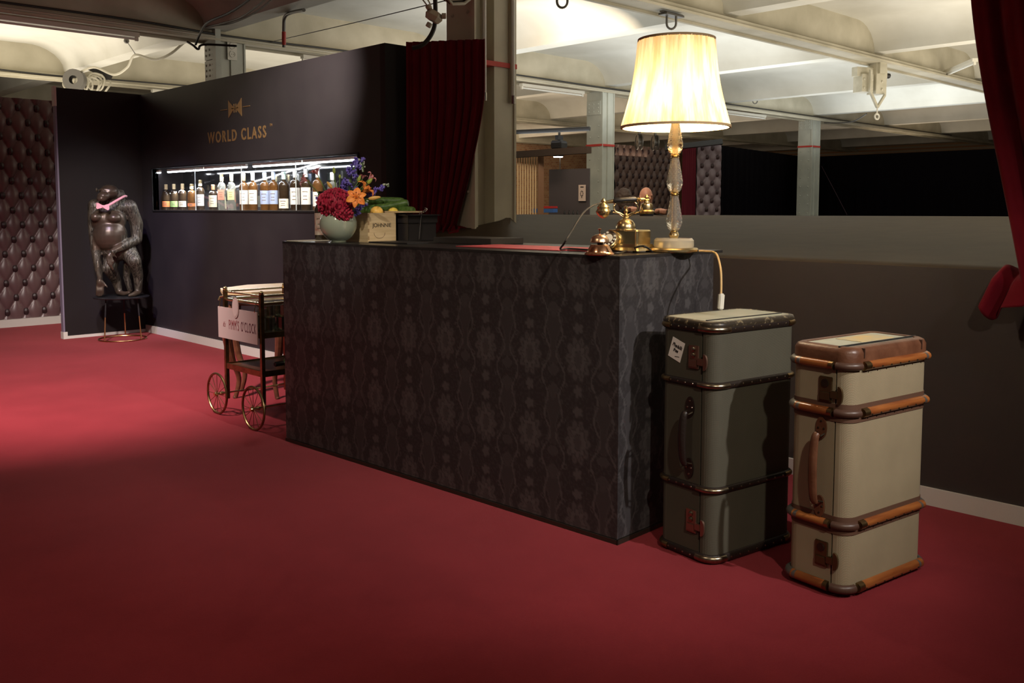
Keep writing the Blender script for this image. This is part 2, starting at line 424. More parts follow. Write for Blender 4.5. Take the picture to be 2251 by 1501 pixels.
m_tube = M('tube_glass', (.80, .80, .76), .25)
m_cable = M('black_cable', (.02, .018, .016), .5)
m_cablew = M('white_cable', (.50, .47, .38), .5)
m_skin = M('skin', (.42, .19, .12), .5)
m_hair = M('brown_hair', (.05, .028, .018), .6, bump=.5, bscale=120, stretch=(1, 1, .2))
m_blackcloth = M('black_cloth', (.010, .009, .010), .9)
m_led = emis('led_white', (.86, .92, 1.0), 22)
m_gold = M('gold_print', (.34, .20, .085), .35, metal=.5)
m_paperw = M('cream_paper', (.78, .74, .60), .6)

# ================================================================== THE SETTING
struct(MB().b3((-4, -3.5, -.05), (4.12, 12.0, 0)).obj('floor', m_carpet))
struct(MB().b3((4.12, -3.5, -.12), (32, 24, -.06)).b3((-4, 12.0, -.12), (4.12, 24, -.06)).obj('floor', M('hall_floor', (.10, .085, .07), .7, col2=(.14, .12, .10))))

# ceiling: plaster slab coved down on to ribs every 3.45 m
def ceil_z(x):
    d = abs((x - 5.0 + 1.725) % 3.45 - 1.725)
    if d < .12: return 3.30
    if d > .62: return 3.65 
    t = (d - .12) / .5
    return 3.30 + .35 * math.sqrt(max(0, 1 - (1 - t) ** 2))
xs = []
k = -2
while 5 + 3.45 * k < 33:
    c = 5 + 3.45 * k
    xs += [c - .62, c - .55, c - .45, c - .35, c - .25, c - .18, c - .14, c - .12, c + .12, c + .14, c + .18, c + .25, c + .35, c + .45, c + .55, c + .62]; k += 1
cb = MB()
b = cb.bm; pv = None
for x in xs:
    z = ceil_z(x + (1e-6 if x < 0 else 0)) if True else 0
    v = [b.verts.new((x, y, z)) for y in (-3, 24)]
    if pv: b.faces.new([pv[0], v[0], v[1], pv[1]])
    pv = v
top = [(xs[0], -3, 3.9), (xs[-1], -3, 3.9), (xs[-1], 24, 3.9), (xs[0], 24, 3.9)]
cb.poly(top)
struct(cb.obj('ceiling', m_ceil, smooth=50))

ROWS = (1.02, 5.54, 10.06, 14.58, 19.1)
for n, y in enumerate(ROWS):
    g = MB()
    g.b3((-4, y - .05, 3.24), (32, y + .05, 3.72))
    g.b3((-4, y - .14, 3.20), (32, y + .14, 3.245))
    g.b3((-4, y - .17, 3.175), (32, y - .13, 3.20)); g.b3((-4, y + .13, 3.175), (32, y + .17, 3.20))
    struct(g.obj('trim_%d' % (n + 1), m_girder))

struct(MB().b3((-4, 19.6, 0), (32, 19.8, 3.7)).obj('wall_back_hall', m_brick))
struct(MB().b3((30, -3, 0), (30.2, 19.6, 3.7)).obj('wall_right_hall', m_brick))

# back wall of the stand with its display recess
NY0, NY1, NZ0, NZ1, BH = 5.79, 9.45, 1.28, 1.70, 2.47
w = MB()
w.b3((4.0, 5.5, 0), (4.34, 9.72, NZ0)); w.b3((4.0, 5.5, NZ1), (4.34, 9.72, BH))
w.b3((4.0, 5.5, NZ0), (4.34, NY0, NZ1)); w.b3((4.0, NY1, NZ0), (4.34, 9.72, NZ1))
struct(w.obj('wall_back', m_wall))
nb = MB(); nb.b3((4.325, NY0, NZ0), (4.34, NY1, NZ1))
struct(nb.obj('trim_6', M('recess_dark_mirror', (.03, .03, .032), .06, metal=.3, spec=.9)))
fr = MB()
for lo, hi in (((3.992, NY0 - .012, NZ0 - .014), (4.06, NY1 + .012, NZ0)), ((3.992, NY0 - .012, NZ1), (4.06, NY1 + .012, NZ1 + .014)), ((3.992, NY0 - .014, NZ0), (4.06, NY0, NZ1)), ((3.992, NY1, NZ0), (4.06, NY1 + .014, NZ1))): fr.b3(lo, hi)
struct(fr.obj('trim_7', m_black))
struct(MB().b3((4.0, 5.44, 0), (4.42, 5.5, BH)).obj('wall_return', m_wall_l))
# panel behind the statue
struct(MB().b3((3.18, 9.72, .03), (4.06, 9.775, 2.48)).obj('wall_left', m_wall_l))
struct(MB().b3((3.165, 9.716, 0), (3.18, 9.779, 2.49)).obj('trim_8', M('pale_edge_strip', (.20, .17, .24), .5)))
struct(MB().b3((3.160, 9.712, 2.30), (3.181, 9.783, 2.492)).b3((3.160, 9.705, 0), (3.20, 9.785, .07)).obj('trim_9', m_skirt))
struct(MB().b3((3.19, 9.708, 0), (4.0, 9.72, .028)).obj('baseboard_left', m_skirt))
struct(MB().b3((3.985, 5.5, 0), (4.0, 9.708, .075)).obj('baseboard_back', m_skirt))
# low wall to the right and the sheet over what lies behind it
struct(MB().b3((4.10, -3.4, 0), (4.16, 4.9, 1.045)).obj('wall_right', m_rwall))
struct(MB().b3((4.085, -3.4, 0), (4.10, 4.9, .078)).obj('baseboard_right', m_skirt))

# padded wall far left (real relief: pads between deep buttons)
def tuft(name, p0, p1, z0, z1, a, b, depth, res, mat, bmat, nrm, parent=None, br=.12):
    p0, p1 = Vector(p0), Vector(p1); L = (p1 - p0).length; nrm = Vector(nrm).normalized()
    def hgt(s, z):
        p = s / a + z / b; q = s / a - z / b
        e = abs(math.sin(PI * p)) * abs(math.sin(PI * q))
        pp = p - math.floor(p); qq = q - math.floor(q)
        sag = 1 + .25 * ((1 - pp) + qq - 1)
        dp = min(pp, 1 - pp); dq = min(qq, 1 - qq)
        btn = math.exp(-((dp / .10) ** 2 + (dq / .10) ** 2))
        return (e ** .42) * sag - .15 + .0 * btn
    nu = max(8, int(L / res)); nv = max(8, int((z1 - z0) / res))
    def fn(u, v):
        s = u * L; z = z0 + v * (z1 - z0)
        P = p0.lerp(p1, u) + nrm * (depth * hgt(s, z)); return (P.x, P.y, z)
    o = MB().grid(fn, nu, nv).obj(name, mat, parent, smooth=80)
    bb = MB(); i0 = int(L / a) + 2; j0 = int(z1 / b) + 2
    for i in range(-1, 2 * i0):
        for j in range(0, 2 * j0):
            if (i + j) % 2: continue
            s, z = i * a / 2, j * b / 2
            if not (.02 < s < L - .02 and z0 + .02 < z < z1 - .02): continue
            P = p0.lerp(p1, s / L) + nrm * depth * .12
            bb.ball((P.x, P.y, z), (a * br, a * br, a * br * 1.3), 8)
    return o, bb
o, bb = tuft('wall_far_left', (2.2, 11.15, 0), (3.9, 11.15, 0), .07, 2.50, .19, .32, .040, .011, m_tuft, m_button, (0, -1, 0), br=.17)
struct(o); struct(bb.obj('trim_10', m_button))
struct(MB().b3((2.2, 11.16, 0), (3.9, 11.2, 2.5)).obj('wall_far_left_core', m_wall_l))
struct(MB().b3((2.2, 11.09, 0), (3.9, 11.16, .085)).obj('baseboard_far_left', m_skirt))

# stretched sheet behind the low wall
bx = [(930, 498, 6.9), (1000, 496, 6.9), (1045, 496.5, 6.8), (1075, 490, 6.75), (1102, 484, 6.8), (1124, 472, 7.1), (1150, 471, 8.0), (1340, 472, 10.4), (1600, 473, 10.9), (1800, 474, 10.4), (2200, 475.5, 8.2), (2420, 478, 7.0)]
def back_edge(x):
    for a, c in zip(bx[:-1], bx[1:]):
        if x <= c[0]:
            t = (x - a[0]) / (c[0] - a[0]); return W(x, a[1] + t * (c[1] - a[1]), a[2] + t * (c[2] - a[2]))
    return W(*bx[-1])
xsn = [930 + 8 * i for i in range(int((1150 - 930) / 8))] + [1150 + 50 * i for i in range(26)]
def sheet(u, v):
    x = xsn[int(round(u * (len(xsn) - 1)))]
    r = ray(x, 500); t = 4.10 / r.x; f = Vector((4.10, r.y * t, 1.045)); bk = back_edge(x)
    p = f.lerp(bk, v); return (p.x, p.y, p.z)
sh = MB().grid(sheet, len(xsn) - 1, 24).obj('ledge_cover', m_cover)
sm = sh.modifiers.new('s', 'SOLIDIFY'); sm.thickness = .015; sm.offset = -1
tag(sh, 'dark grey sheet stretched flat behind the low wall, under the lamp light', 'cover')
# ------------------------------------------------------------------ columns
rivet_me = None
def rivets(parent, pts, r, mat, ax):
    """each rivet a mesh object of its own, sharing one mesh"""
    mb = MB(); m = Vector(ax).to_track_quat('Z', 'Y').to_matrix().to_4x4()
    mb.lathe([(r, -r * .2), (r * .95, r * .3), (r * .6, r * .65), (0, r * .8)], 10, m)
    first = None
    for p in pts:
        if first is None: first = mb.obj('rivet', mat, parent, loc=p)
        else:
            c = first.copy(); COL.objects.link(c); c.location = p
def column(corner, sx, sy, label, mat, ztop=3.2, z0=0, rec=.06, rz=None, tapez=None, plates=(), group=None):
    cx, cy = corner
    t = thing('steel_column', label, 'column', (cx, cy, 0), 0, group)
    b = MB()
    b.b3((0, 0, z0), (.035, sy, ztop))                       # riveted plate facing -x
    b.b3((sx * .48, .0, z0), (sx, sy, ztop))                 # box half
    b.b3((.035, sy * rec, z0), (sx * .48, sy * .65, ztop))   # web in the recess
    b.obj('shaft', mat, t)
    e = MB(); e.b3((-.012, -.02, z0), (.0, .02, ztop)); e.b3((sx - .02, -.012, z0), (sx, .0, ztop)); e.obj('edge_angle', mat, t)
    if rz:
        rivets(t, [(-.001, sy * f, z) for z in rz for f in (.22, .78)], .014, mat, (-1, 0, 0))
    if plates:
        for z in plates:
            MB().b3((-.025, .02, z), (0, sy - .02, z + .22)).obj('splice_plate', mat, t)
            rivets(t, [(-.026, sy * f, z + q) for q in (.05, .11, .17) for f in (.2, .5, .8)], .014, mat, (-1, 0, 0))
    if tapez:
        MB().b3((-.016, -.016, tapez), (sx + .004, sy + .004, tapez + .035)).obj('tape_band', m_tape, t)['label'] = 'red tape band'
    return t
c = W(1043, 500, 6.72)
col1 = column((c.x, c.y), .41, .30, 'thick cream steel column beside the red velvet curtain', m_col_near, rz=[1.42, 1.65, 1.88, 2.11, 2.7, 2.9, 3.05], tapez=2.33, rec=.35)
for dx in (.075, .36):
    tb = thing('neon_tube', 'slim glass tube strapped upright on the near column, %s one' % ('left' if dx < .2 else 'right'), 'tube light', (c.x + dx, c.y - .03, 2.10), 0, None)
    MB().tube([(0, 0, 0), (0, 0, .75)], .014, 10).obj('tube', m_tube, tb)
    MB().b3((-.018, .008, -.02), (.018, .028, .78)).obj('backing', m_girder, tb)
    MB().tube([(0, 0, -.03), (0, 0, .03)], .017, 10).tube([(0, 0, .73), (0, 0, .79)], .017, 10).obj('end_cap', m_chrome, tb)
c = W(1322, 470, 15.2)
column((c.x, c.y), .30, .33, 'pale green riveted column behind the telephone, red tape round it', m_column, rz=[1.2 + .18 * i for i in range(10)], plates=(2.82,), tapez=2.31)
c = W(1781, 470, 20.2)
column((c.x, c.y), .34, .33, 'pale grey riveted column standing in front of the black drapes', m_column, rz=[1.2 + .19 * i for i in range(8)], plates=(3.0,), tapez=2.62)
c = W(478, 130, 10.6)
col4 = column((c.x, c.y), .34, .28, 'pale riveted column rising behind the black bar wall, with socket plate', m_column, plates=(2.75, 2.98), group=None)
sp = MB(); sp.b3((.12, -.012, 2.98), (.235, 0, 3.20)); o = sp.obj('socket_plate', m_white, col4)
MB().b3((-.02, -.03, 2.6), (.03, .0, 3.62)).b3((-.035, -.03, 2.6), (-.02, .05, 3.55)).obj('stiffener', m_column, col4)
for z in (3.045, 3.135):
    MB().lathe([(.038, 0), (.038, .006), (.03, .006), (.026, .002), (0, .002)], 20, Matrix.Translation((.178, -.012, z)) @ Matrix.Rotation(PI / 2, 4, 'X')).obj('socket', m_white, o)
    MB().tube([(.165, -.016, z), (.165, -.012, z)], .004, 6).tube([(.19, -.016, z), (.19, -.012, z)], .004, 6).obj('socket_hole', m_black, o)
MB().tube(spline([(-.03, .1, 2.45), (-.03, .1, 2.70), (-.03, .15, 2.74), (-.03, .2, 2.70), (-.03, .2, 2.45)]), .012, 8).tube(spline([(-.03, .05, 2.45), (-.03, .05, 2.68)]), .012, 8).obj('conduit', m_column, col4)

# ------------------------------------------------------------------ neighbouring hall seen over the sheet
o, bb = None, None
def far_tuft(pa, pb, z1, label, mat, a=.19, b=.32):
    pa, pb = Vector((pa.x, pa.y, 0)), Vector((pb.x, pb.y, 0))
    d = (pb - pa).normalized(); n = Vector((d.y, -d.x, 0))
    if n.dot(fwh) > 0: n = -n
    t = thing('padded_partition', label, 'partition', pa)
    o, bb = tuft('padded_face', (0, 0, 0), pb - pa, .05, z1, a, b, .065, .024, mat, m_button, n, t, br=.20)
    bb.obj('button', m_button, t)['kind'] = 'stuff'
    q = MB(); L = (pb - pa).length
    ang = math.atan2(d.y, d.x)
    q.box((L / 2, 0, z1 / 2), (L, .04, z1)); c = q.obj('panel', m_wall_l, t); c.rotation_euler = (0, 0, ang); c.location = -n * .05
    return t
A = W(1348, 400, 17.6); B = Vector((A.x + 1.95, A.y, 0))
far_tuft(A, B, 2.50, 'brown tufted partition behind the two people, left of the dark red drape', m_tuft_far)
A = W(1531, 400, 17.2); B = W(1584, 400, 17.2)
far_tuft(A, B, 2.50, 'narrow violet-grey tufted partition right of the dark red drape', m_tuft_v)
hd = W(1462, 330, 17.0); he = W(1588, 312, 16.9)
mm = MB(); mm.tube([(hd.x, hd.y, 2.36 + .03), (he.x, he.y, 2.50)], .065, 4)
tag(mm.obj('header_beam', m_black), 'black header beam over the violet tufted partition', 'beam')

def folds(name, label, pts_top, ztop, zbot, mat, amp=.05, n=12, cat='curtain', zfun=None, nu=160, nv=30, parent=None, grp=None, phase=0):
    """cloth hung along a ground polyline"""
    P = [Vector((p[0], p[1], 0)) for p in pts_top]
    segs = [(a, b, (b - a).length) for a, b in zip(P[:-1], P[1:])]; T = sum(s[2] for s in segs)
    def at(u):
        d = u * T
        for a, b, l in segs:
            if d <= l + 1e-9: t = (b - a).normalized(); return a + t * d, Vector((t.y, -t.x, 0))
            d -= l
        t = (segs[-1][1] - segs[-1][0]).normalized(); return segs[-1][1], Vector((t.y, -t.x, 0))
    def fn(u, v):
        p, nn = at(min(u, 1))
        s = math.sin(u * n * 2 * PI + phase + .7 * math.sin(u * 17)) + .35 * math.sin(u * n * 4.7 * PI + 1.3)
        q = p + nn * amp * s * (.45 + .55 * v)
        z = ztop + (zbot - ztop) * v
        if zfun: q, z = zfun(u, v, q, z, nn)
        return (q.x, q.y, z)
    o = MB().grid(fn, nu, nv).obj(name, mat, parent, smooth=80)
    sm = o.modifiers.new('s', 'SOLIDIFY'); sm.thickness = .004
    return tag(o, label, cat, grp)
A = W(1500, 400, 17.9); B = W(1534, 400, 17.5)
folds('red_drape', 'dark red drape hanging between two tufted partitions across the hall', [A, B], 2.44, .02, M('wine_drape', (.16, .012, .03), .85), .025, 8, 'curtain', nu=90, nv=4)
A = W(1582, 400, 17.9); B = W(1757, 400, 21.6); C_ = W(1805, 400, 21.3); D_ = W(2180, 400, 18.6); E_ = W(2420, 400, 16)
folds('black_drape', 'black drape wall across the hall, left of the grey riveted column', [A, B, W(1780, 400, 21.5)], 2.50, 0, m_drape, .02, 16, 'curtain', nu=160, nv=3)
folds('black_drape', 'black drape wall across the hall, right of the grey riveted column', [W(1782, 400, 21.5), C_, D_, E_], 2.48, 0, m_drape, .02, 30, 'curtain', nu=220, nv=3)
cbp = [W(1806, 365, 21.0), W(1835, 420, 20.7), W(1862, 472, 20.3)]
tag(MB().tube(spline(cbp), .006, 5).obj('cable', M('mauve_cable', (.05, .02, .03), .6)), 'thin cable slanting down over the black drapes', 'cable')

# slatted screen
t = thing('slatted_screen', 'slatted timber screen left of the pale green riveted column', 'screen', (0, 0, 0))
A = W(1122, 400, 12.9); B = W(1183, 400, 12.6)
N = 12
first = None
for i in range(N):
    p = A.lerp(B, i / (N - 1))
    if first is None:
        first = MB().box((0, 0, 1.0), (.018, .03, 2.0), (0, 0, -.77)).obj('slat', m_tanwood, t, loc=(p.x, p.y, 0))
    else: s = first.copy(); COL.objects.link(s); s.location = (p.x, p.y, 0)
p = W(1189, 400, 12.55); MB().box((p.x, p.y, 1.0), (.075, .075, 2.0), (0, 0, -.77)).obj('post', M('brown_post', (.13, .06, .025), .6), t)
a, b = W(1115, 350, 12.9), W(1295, 330, 11.7)
MB().tube([(a.x, a.y, 2.03), (b.x, b.y, 2.03)], .06, 4).obj('top_beam', M('dark_beam', (.03, .018, .012), .7), t)
a, b = W(1208, 420, 14.0), W(1296, 420, 13.6)
bd = thing('display_board', 'charcoal display board with a poster, behind the pale green column', 'board', (0, 0, 0))
ang = math.atan2(b.y - a.y, b.x - a.x); L = (b - a).length
MB().box(((a.x + b.x) / 2, (a.y + b.y) / 2, .95), (L, .03, 1.9 - .04), (0, 0, ang)).obj('panel', M('charcoal_board', (.075, .06, .062), .6), bd)
p = W(1281, 424, 13.62)
pm = Matrix.Translation((p.x, p.y, p.z)) @ Matrix.Rotation(ang, 4, 'Z')
ps = MB(); ps.add((lambda q: (bmesh.ops.create_cube(q, size=1), bmesh.ops.scale(q, vec=(.12, .006, .235), verts=q.verts), q)[2])(bmesh.new()), pm @ Matrix.Translation((0, -.018, 0)))
po = tag(ps.obj('poster', M('pinkish_paper', (.60, .46, .38), .6)), 'small pale poster with dark motif pinned to the charcoal board', 'poster')
pd = MB()
for q in range(8):
    a_ = q * PI / 4
    pd.ball(pm @ Vector((.022 * math.cos(a_), -.022, -.01 + .035 * math.sin(a_))), (.012, .002, .012), 8)
pd.ball(pm @ Vector((0, -.022, -.06)), (.014, .002, .018), 8); pd.box(pm @ Vector((0, -.022, .085)), (.055, .002, .014), (0, 0, ang))
pd.obj('print', m_black, po)
# crates, small bottles on the far bar
for i, (x, y, col, nm) in enumerate([(1210, 463, (.05, .14, .40), 'blue'), (1209, 455.5, (.50, .03, .03), 'red')]):
    p = W(x, y, 13.3); p.z -= .0; sz = (.17, .12, .055) if i == 0 else (.18, .13, .03)
    tag(MB().box(p, sz, (0, 0, ang), .004).obj('storage_box', M(nm + '_plastic', col, .5)), 'flat %s box stacked beside the brown timber post' % nm, 'box')
p = W(1179, 463, 13.4); tag(MB().box(p, (.09, .1, .06), (0, 0, ang), .004).obj('storage_box', M('blue_plastic2', (.05, .13, .38), .5)), 'blue box seen through the slatted screen', 'box')
p = W(1205, 470, 13.35)
t = thing('bar_table', 'dark bar table behind the slatted screen, holding boxes and bottles', 'table', (p.x, p.y, 0), ang)
MB().b3((-.35, -.17, 1.16), (.7, .17, 1.20)).obj('table_top', m_black, t)
for x in (-.3, .65):
    for y in (-.13, .13): MB().b3((x - .02, y - .02, 0), (x + .02, y + .02, 1.16)).obj('leg', m_black, t)
first = None
for i, x in enumerate((1241, 1251, 1260, 1269)):
    p = W(x, 469, 13.35); p.z = 1.2
    b = MB().lathe([(0, 0), (.016, 0), (.016, .04), (.006, .055), (.006, .075), (0, .075)], 10)
    q = tag(b.obj('small_bottle', m_black), 'tiny dark bottle in a row before the charcoal board', 'bottle', 'tiny bottles in the neighbouring bar'); q.location = p
# projector hanging
p = W(1229, 322, 13.0)
t = thing('projector', 'black stage light hanging above the slatted screen beam', 'lamp', p, .3)
MB().box((0, 0, .02), (.22, .16, .12), None, .015).obj('housing', m_black, t)
MB().tube([(0, 0, .06), (0, 0, .2)], .015, 8).box((0, 0, .12), (.15, .05, .06)).obj('yoke', m_black, t)
MB().lathe([(.05, 0), (.09, -.07), (.07, -.09), (0, -.09)], 16, Matrix.Translation((-.03, 0, -.05))).obj('lens_hood', m_black, t)
MB().lathe([(0, 0), (.065, 0), (.065, .01), (0, .01)], 16, Matrix.Translation((-.03, 0, -.15))).obj('lens', emis('spot_lens', (1, .95, .85), 12), t)
p = W(1231, 380, 13.0)
tag(MB().tube([(p.x, p.y, 1.75), (p.x, p.y, 2.35)], .006, 6).obj('drop_cable', m_cable), 'thin black cable dropping below the stage light', 'cable')
# winch / cable drum clutter on the far partitions
a, b = W(1120, 330, 13.1), W(1296, 312, 12.5)
lb = MB().tube([(a.x, a.y, 2.36), (b.x, b.y, 2.36)], .03, 8).obj('lighting_bar', m_black); tag(lb, 'black lighting bar carrying the stage light over the slatted screen', 'bar')
for (x, y, d, lab) in ((1405, 312, 17.75, 'grey cable reel resting above the tufted partition'), (1440, 314, 17.9, 'second grey reel right of the first, above the tufted partition')):
    p = W(x, y, d); t = thing('cable_reel', lab, 'reel', p, -.2)
    MB().lathe([(.13, -.05), (.15, -.05), (.15, -.03), (.08, -.03), (.08, .03), (.15, .03), (.15, .05), (.13, .05), (.13, .035), (.03, .035), (.03, -.035), (.13, -.035)], 24, Matrix.Rotation(1.1, 4, 'Z') @ Matrix.Rotation(PI / 2, 4, 'X')).obj('reel', m_steel, t)
    MB().box((0, 0, .42), (.04, .04, .75)).obj('bracket', m_steel, t)

# ================================================================== THE COUNTER
N2 = Vector((2.73, 2.24)); CT = 1.12
u2 = (Vector((2.648, 4.565)) - N2); CL = u2.length; u2.normalize()
cang = math.atan2(u2.y, u2.x) - PI / 2
cnt = thing('reception_counter', 'long black counter papered with dark damask medallions', 'counter', (N2.x, N2.y, 0), cang)
CW = .66
def lobes(x, z, cx, cz, a, b, n, amp, ph=0):
    dx, dz = (x - cx) / a, (z - cz) / b; r = math.hypot(dx, dz); th = math.atan2(dz, dx)
    return r, th, 1 - amp + amp * abs(math.cos(n * th / 2 + ph))
def damask(s, z):
    a, b = .262, .335
    x = (s + a / 2) % a - a / 2; y = (z + b / 2) % b - b / 2
    v = 0.0
    # medallion of overlapping leaves
    for (A, B, n, am, base) in ((.070, .098, 10, .26, .72), (.046, .068, 8, .25, .95), (.020, .040, 6, .2, .55)):
        r, th, e = lobes(x, y, 0, .012, A, B, n, am, .0)
        if r < e:
            v = base * (.75 + .25 * (r / e))
            if e - r < .07: v = base * .35
    # leaf ribs
    r = math.hypot(x / .07, (y - .012) / .098)
    if .3 < r < .8 and abs(math.sin(5 * math.atan2((y - .012) / .098, x / .07))) < .14: v *= .5
    # bud below and palmette above
    for (cy, A, B, n) in ((-.118, .026, .030, 5), (.135, .030, .026, 5)):
        r, th, e = lobes(x, y, 0, cy, A, B, n, .35)
        if r < e: v = .8 if e - r > .12 else .3
    # ogee scrolls running between the medallions
    for sg in (-1, 1):
        cx = sg * (.092 + .016 * math.sin(y * 2 * PI / b * 2 + .8) + .010 * math.sin(y * 2 * PI / b + .4))
        w = .0042 + .002 * math.sin(y * 120)
        if abs(x - cx) < w: v = max(v, .75)
        for cy in (-.10, -.02, .09):
            rr = math.hypot(x - cx - sg * -.012, y - cy)
            if .007 < rr < .011: v = max(v, .6)
    # vase between columns
    xe = (s % a) - a / 2; ye = (z + b * .25) % b - b / 2
    hw = .034 * (1 - .45 * math.cos((ye + .02) * 2 * PI / .20)) if abs(ye) < .09 else (.05 - (abs(ye) - .09) * .5) * abs(math.sin(ye * 60))
    if abs(ye) < .15 and abs(xe) < hw: v = max(v, .30 if (abs(abs(xe) - hw) > .006) else .5)
    if math.hypot(xe / 1.2, ye + .125) < .02 or math.hypot(xe, (ye - .12) / 1.5) < .022: v = max(v, .42)
    # speckled ground
    v = max(v, .10 + .16 * (noise.noise(Vector((s * 90, z * 90, 3))) > .12))
    return v
def paper(L, H, fn, nm, step=.0058):
    nu, nv = int(L / step), int(H / step); mb = MB(); 
    mb.grid(fn, nu, nv)
    bmv = [v.co.copy() for v in mb.bm.verts]
    o = mb.obj(nm, m_damask, cnt, smooth=0)
    at = o.data.attributes.new('pattern', 'FLOAT', 'POINT')
    vals = np.zeros(len(bmv), dtype=np.float32)
    k = 0
    for i in range(nu + 1):
        for j in range(nv + 1):
            vals[k] = damask(i / nu * L + .06, j / nv * H); k += 1
    at.data.foreach_set('value', vals)
    return o
HB = CT - .012
MB().b3((.004, .004, .02), (CW - .01, CL - .004, HB - .002)).obj('body', m_wall_l, cnt)
paper(CL, HB - .02, lambda u, v: (0, u * CL, .02 + v * (HB - .02)), 'front_paper')
paper(CW, HB - .02, lambda u, v: (u * CW, 0, .02 + v * (HB - .02)), 'side_paper')
MB().b3((-.001, -.001, HB), (CW + .07, CL + .001, CT)).obj('countertop', m_top, cnt)
MB().b3((-.006, -.006, 0), (CW, 0, .018)).b3((-.006, -.006, 0), (0, CL, .018)).obj('edge_trim', m_trim, cnt)
CZ = CT

# ================================================================== TRUNKS
def rr(x0, y0, x1, y1, r, n=6):
    """rounded rectangle as (x,y,nx,ny), starting at the corner (x0,y0)"""
    out = []
    for (cx, cy, a0) in ((x0 + r, y0 + r, PI), (x1 - r, y0 + r, 1.5 * PI), (x1 - r, y1 - r, 0), (x0 + r, y1 - r, .5 * PI)):
        for i in range(n + 1):
            a = a0 + PI / 2 * i / n; out.append((cx + r * math.cos(a), cy + r * math.sin(a), math.cos(a), math.sin(a)))
    return out
def half_round(o0, w, z, h, n=6):
    """flat back at offset o0, bulging out by w, height h"""
    return [(o0 + w * math.sin(PI * i / n), z - h / 2 * math.cos(PI * i / n)) for i in range(n + 1)]
def corner_path(x0, y0, x1, y1, r, which, ext, n=8):
    full = {0: (x0 + r, y0 + r, PI), 1: (x1 - r, y0 + r, 1.5 * PI), 3: (x0 + r, y1 - r, .5 * PI), 2: (x1 - r, y1 - r, 0)}
    cx, cy, a0 = full[which]; a1 = a0 + PI / 2
    out = []
    s = (cx + r * math.cos(a0), cy + r * math.sin(a0)); e = (cx + r * math.cos(a1), cy + r * math.sin(a1))
    t0 = (math.sin(a0), -math.cos(a0)); t1 = (-math.sin(a1), math.cos(a1))
    out.append((s[0] + t0[0] * ext, s[1] + t0[1] * ext, math.cos(a0), math.sin(a0)))
    for i in range(n + 1):
        a = a0 + PI / 2 * i / n; out.append((cx + r * math.cos(a), cy + r * math.sin(a), math.cos(a), math.sin(a)))
    out.append((e[0] + t1[0] * ext, e[1] + t1[1] * ext, math.cos(a1), math.sin(a1)))
    return out
nail_me = {}
def nails(parent, pts, r, mat, key):
    first = None
    for p, nrm in pts:
        q = Vector(nrm).to_track_quat('Z', 'Y')
        if first is None:
            first = MB().lathe([(r, 0), (r * .8, r * .5), (0, r * .7)], 8).obj('nail', mat, parent, loc=p); first.rotation_euler = q.to_euler()
        else:
            c = first.copy(); COL.objects.link(c); c.location = p; c.rotation_euler = q.to_euler()

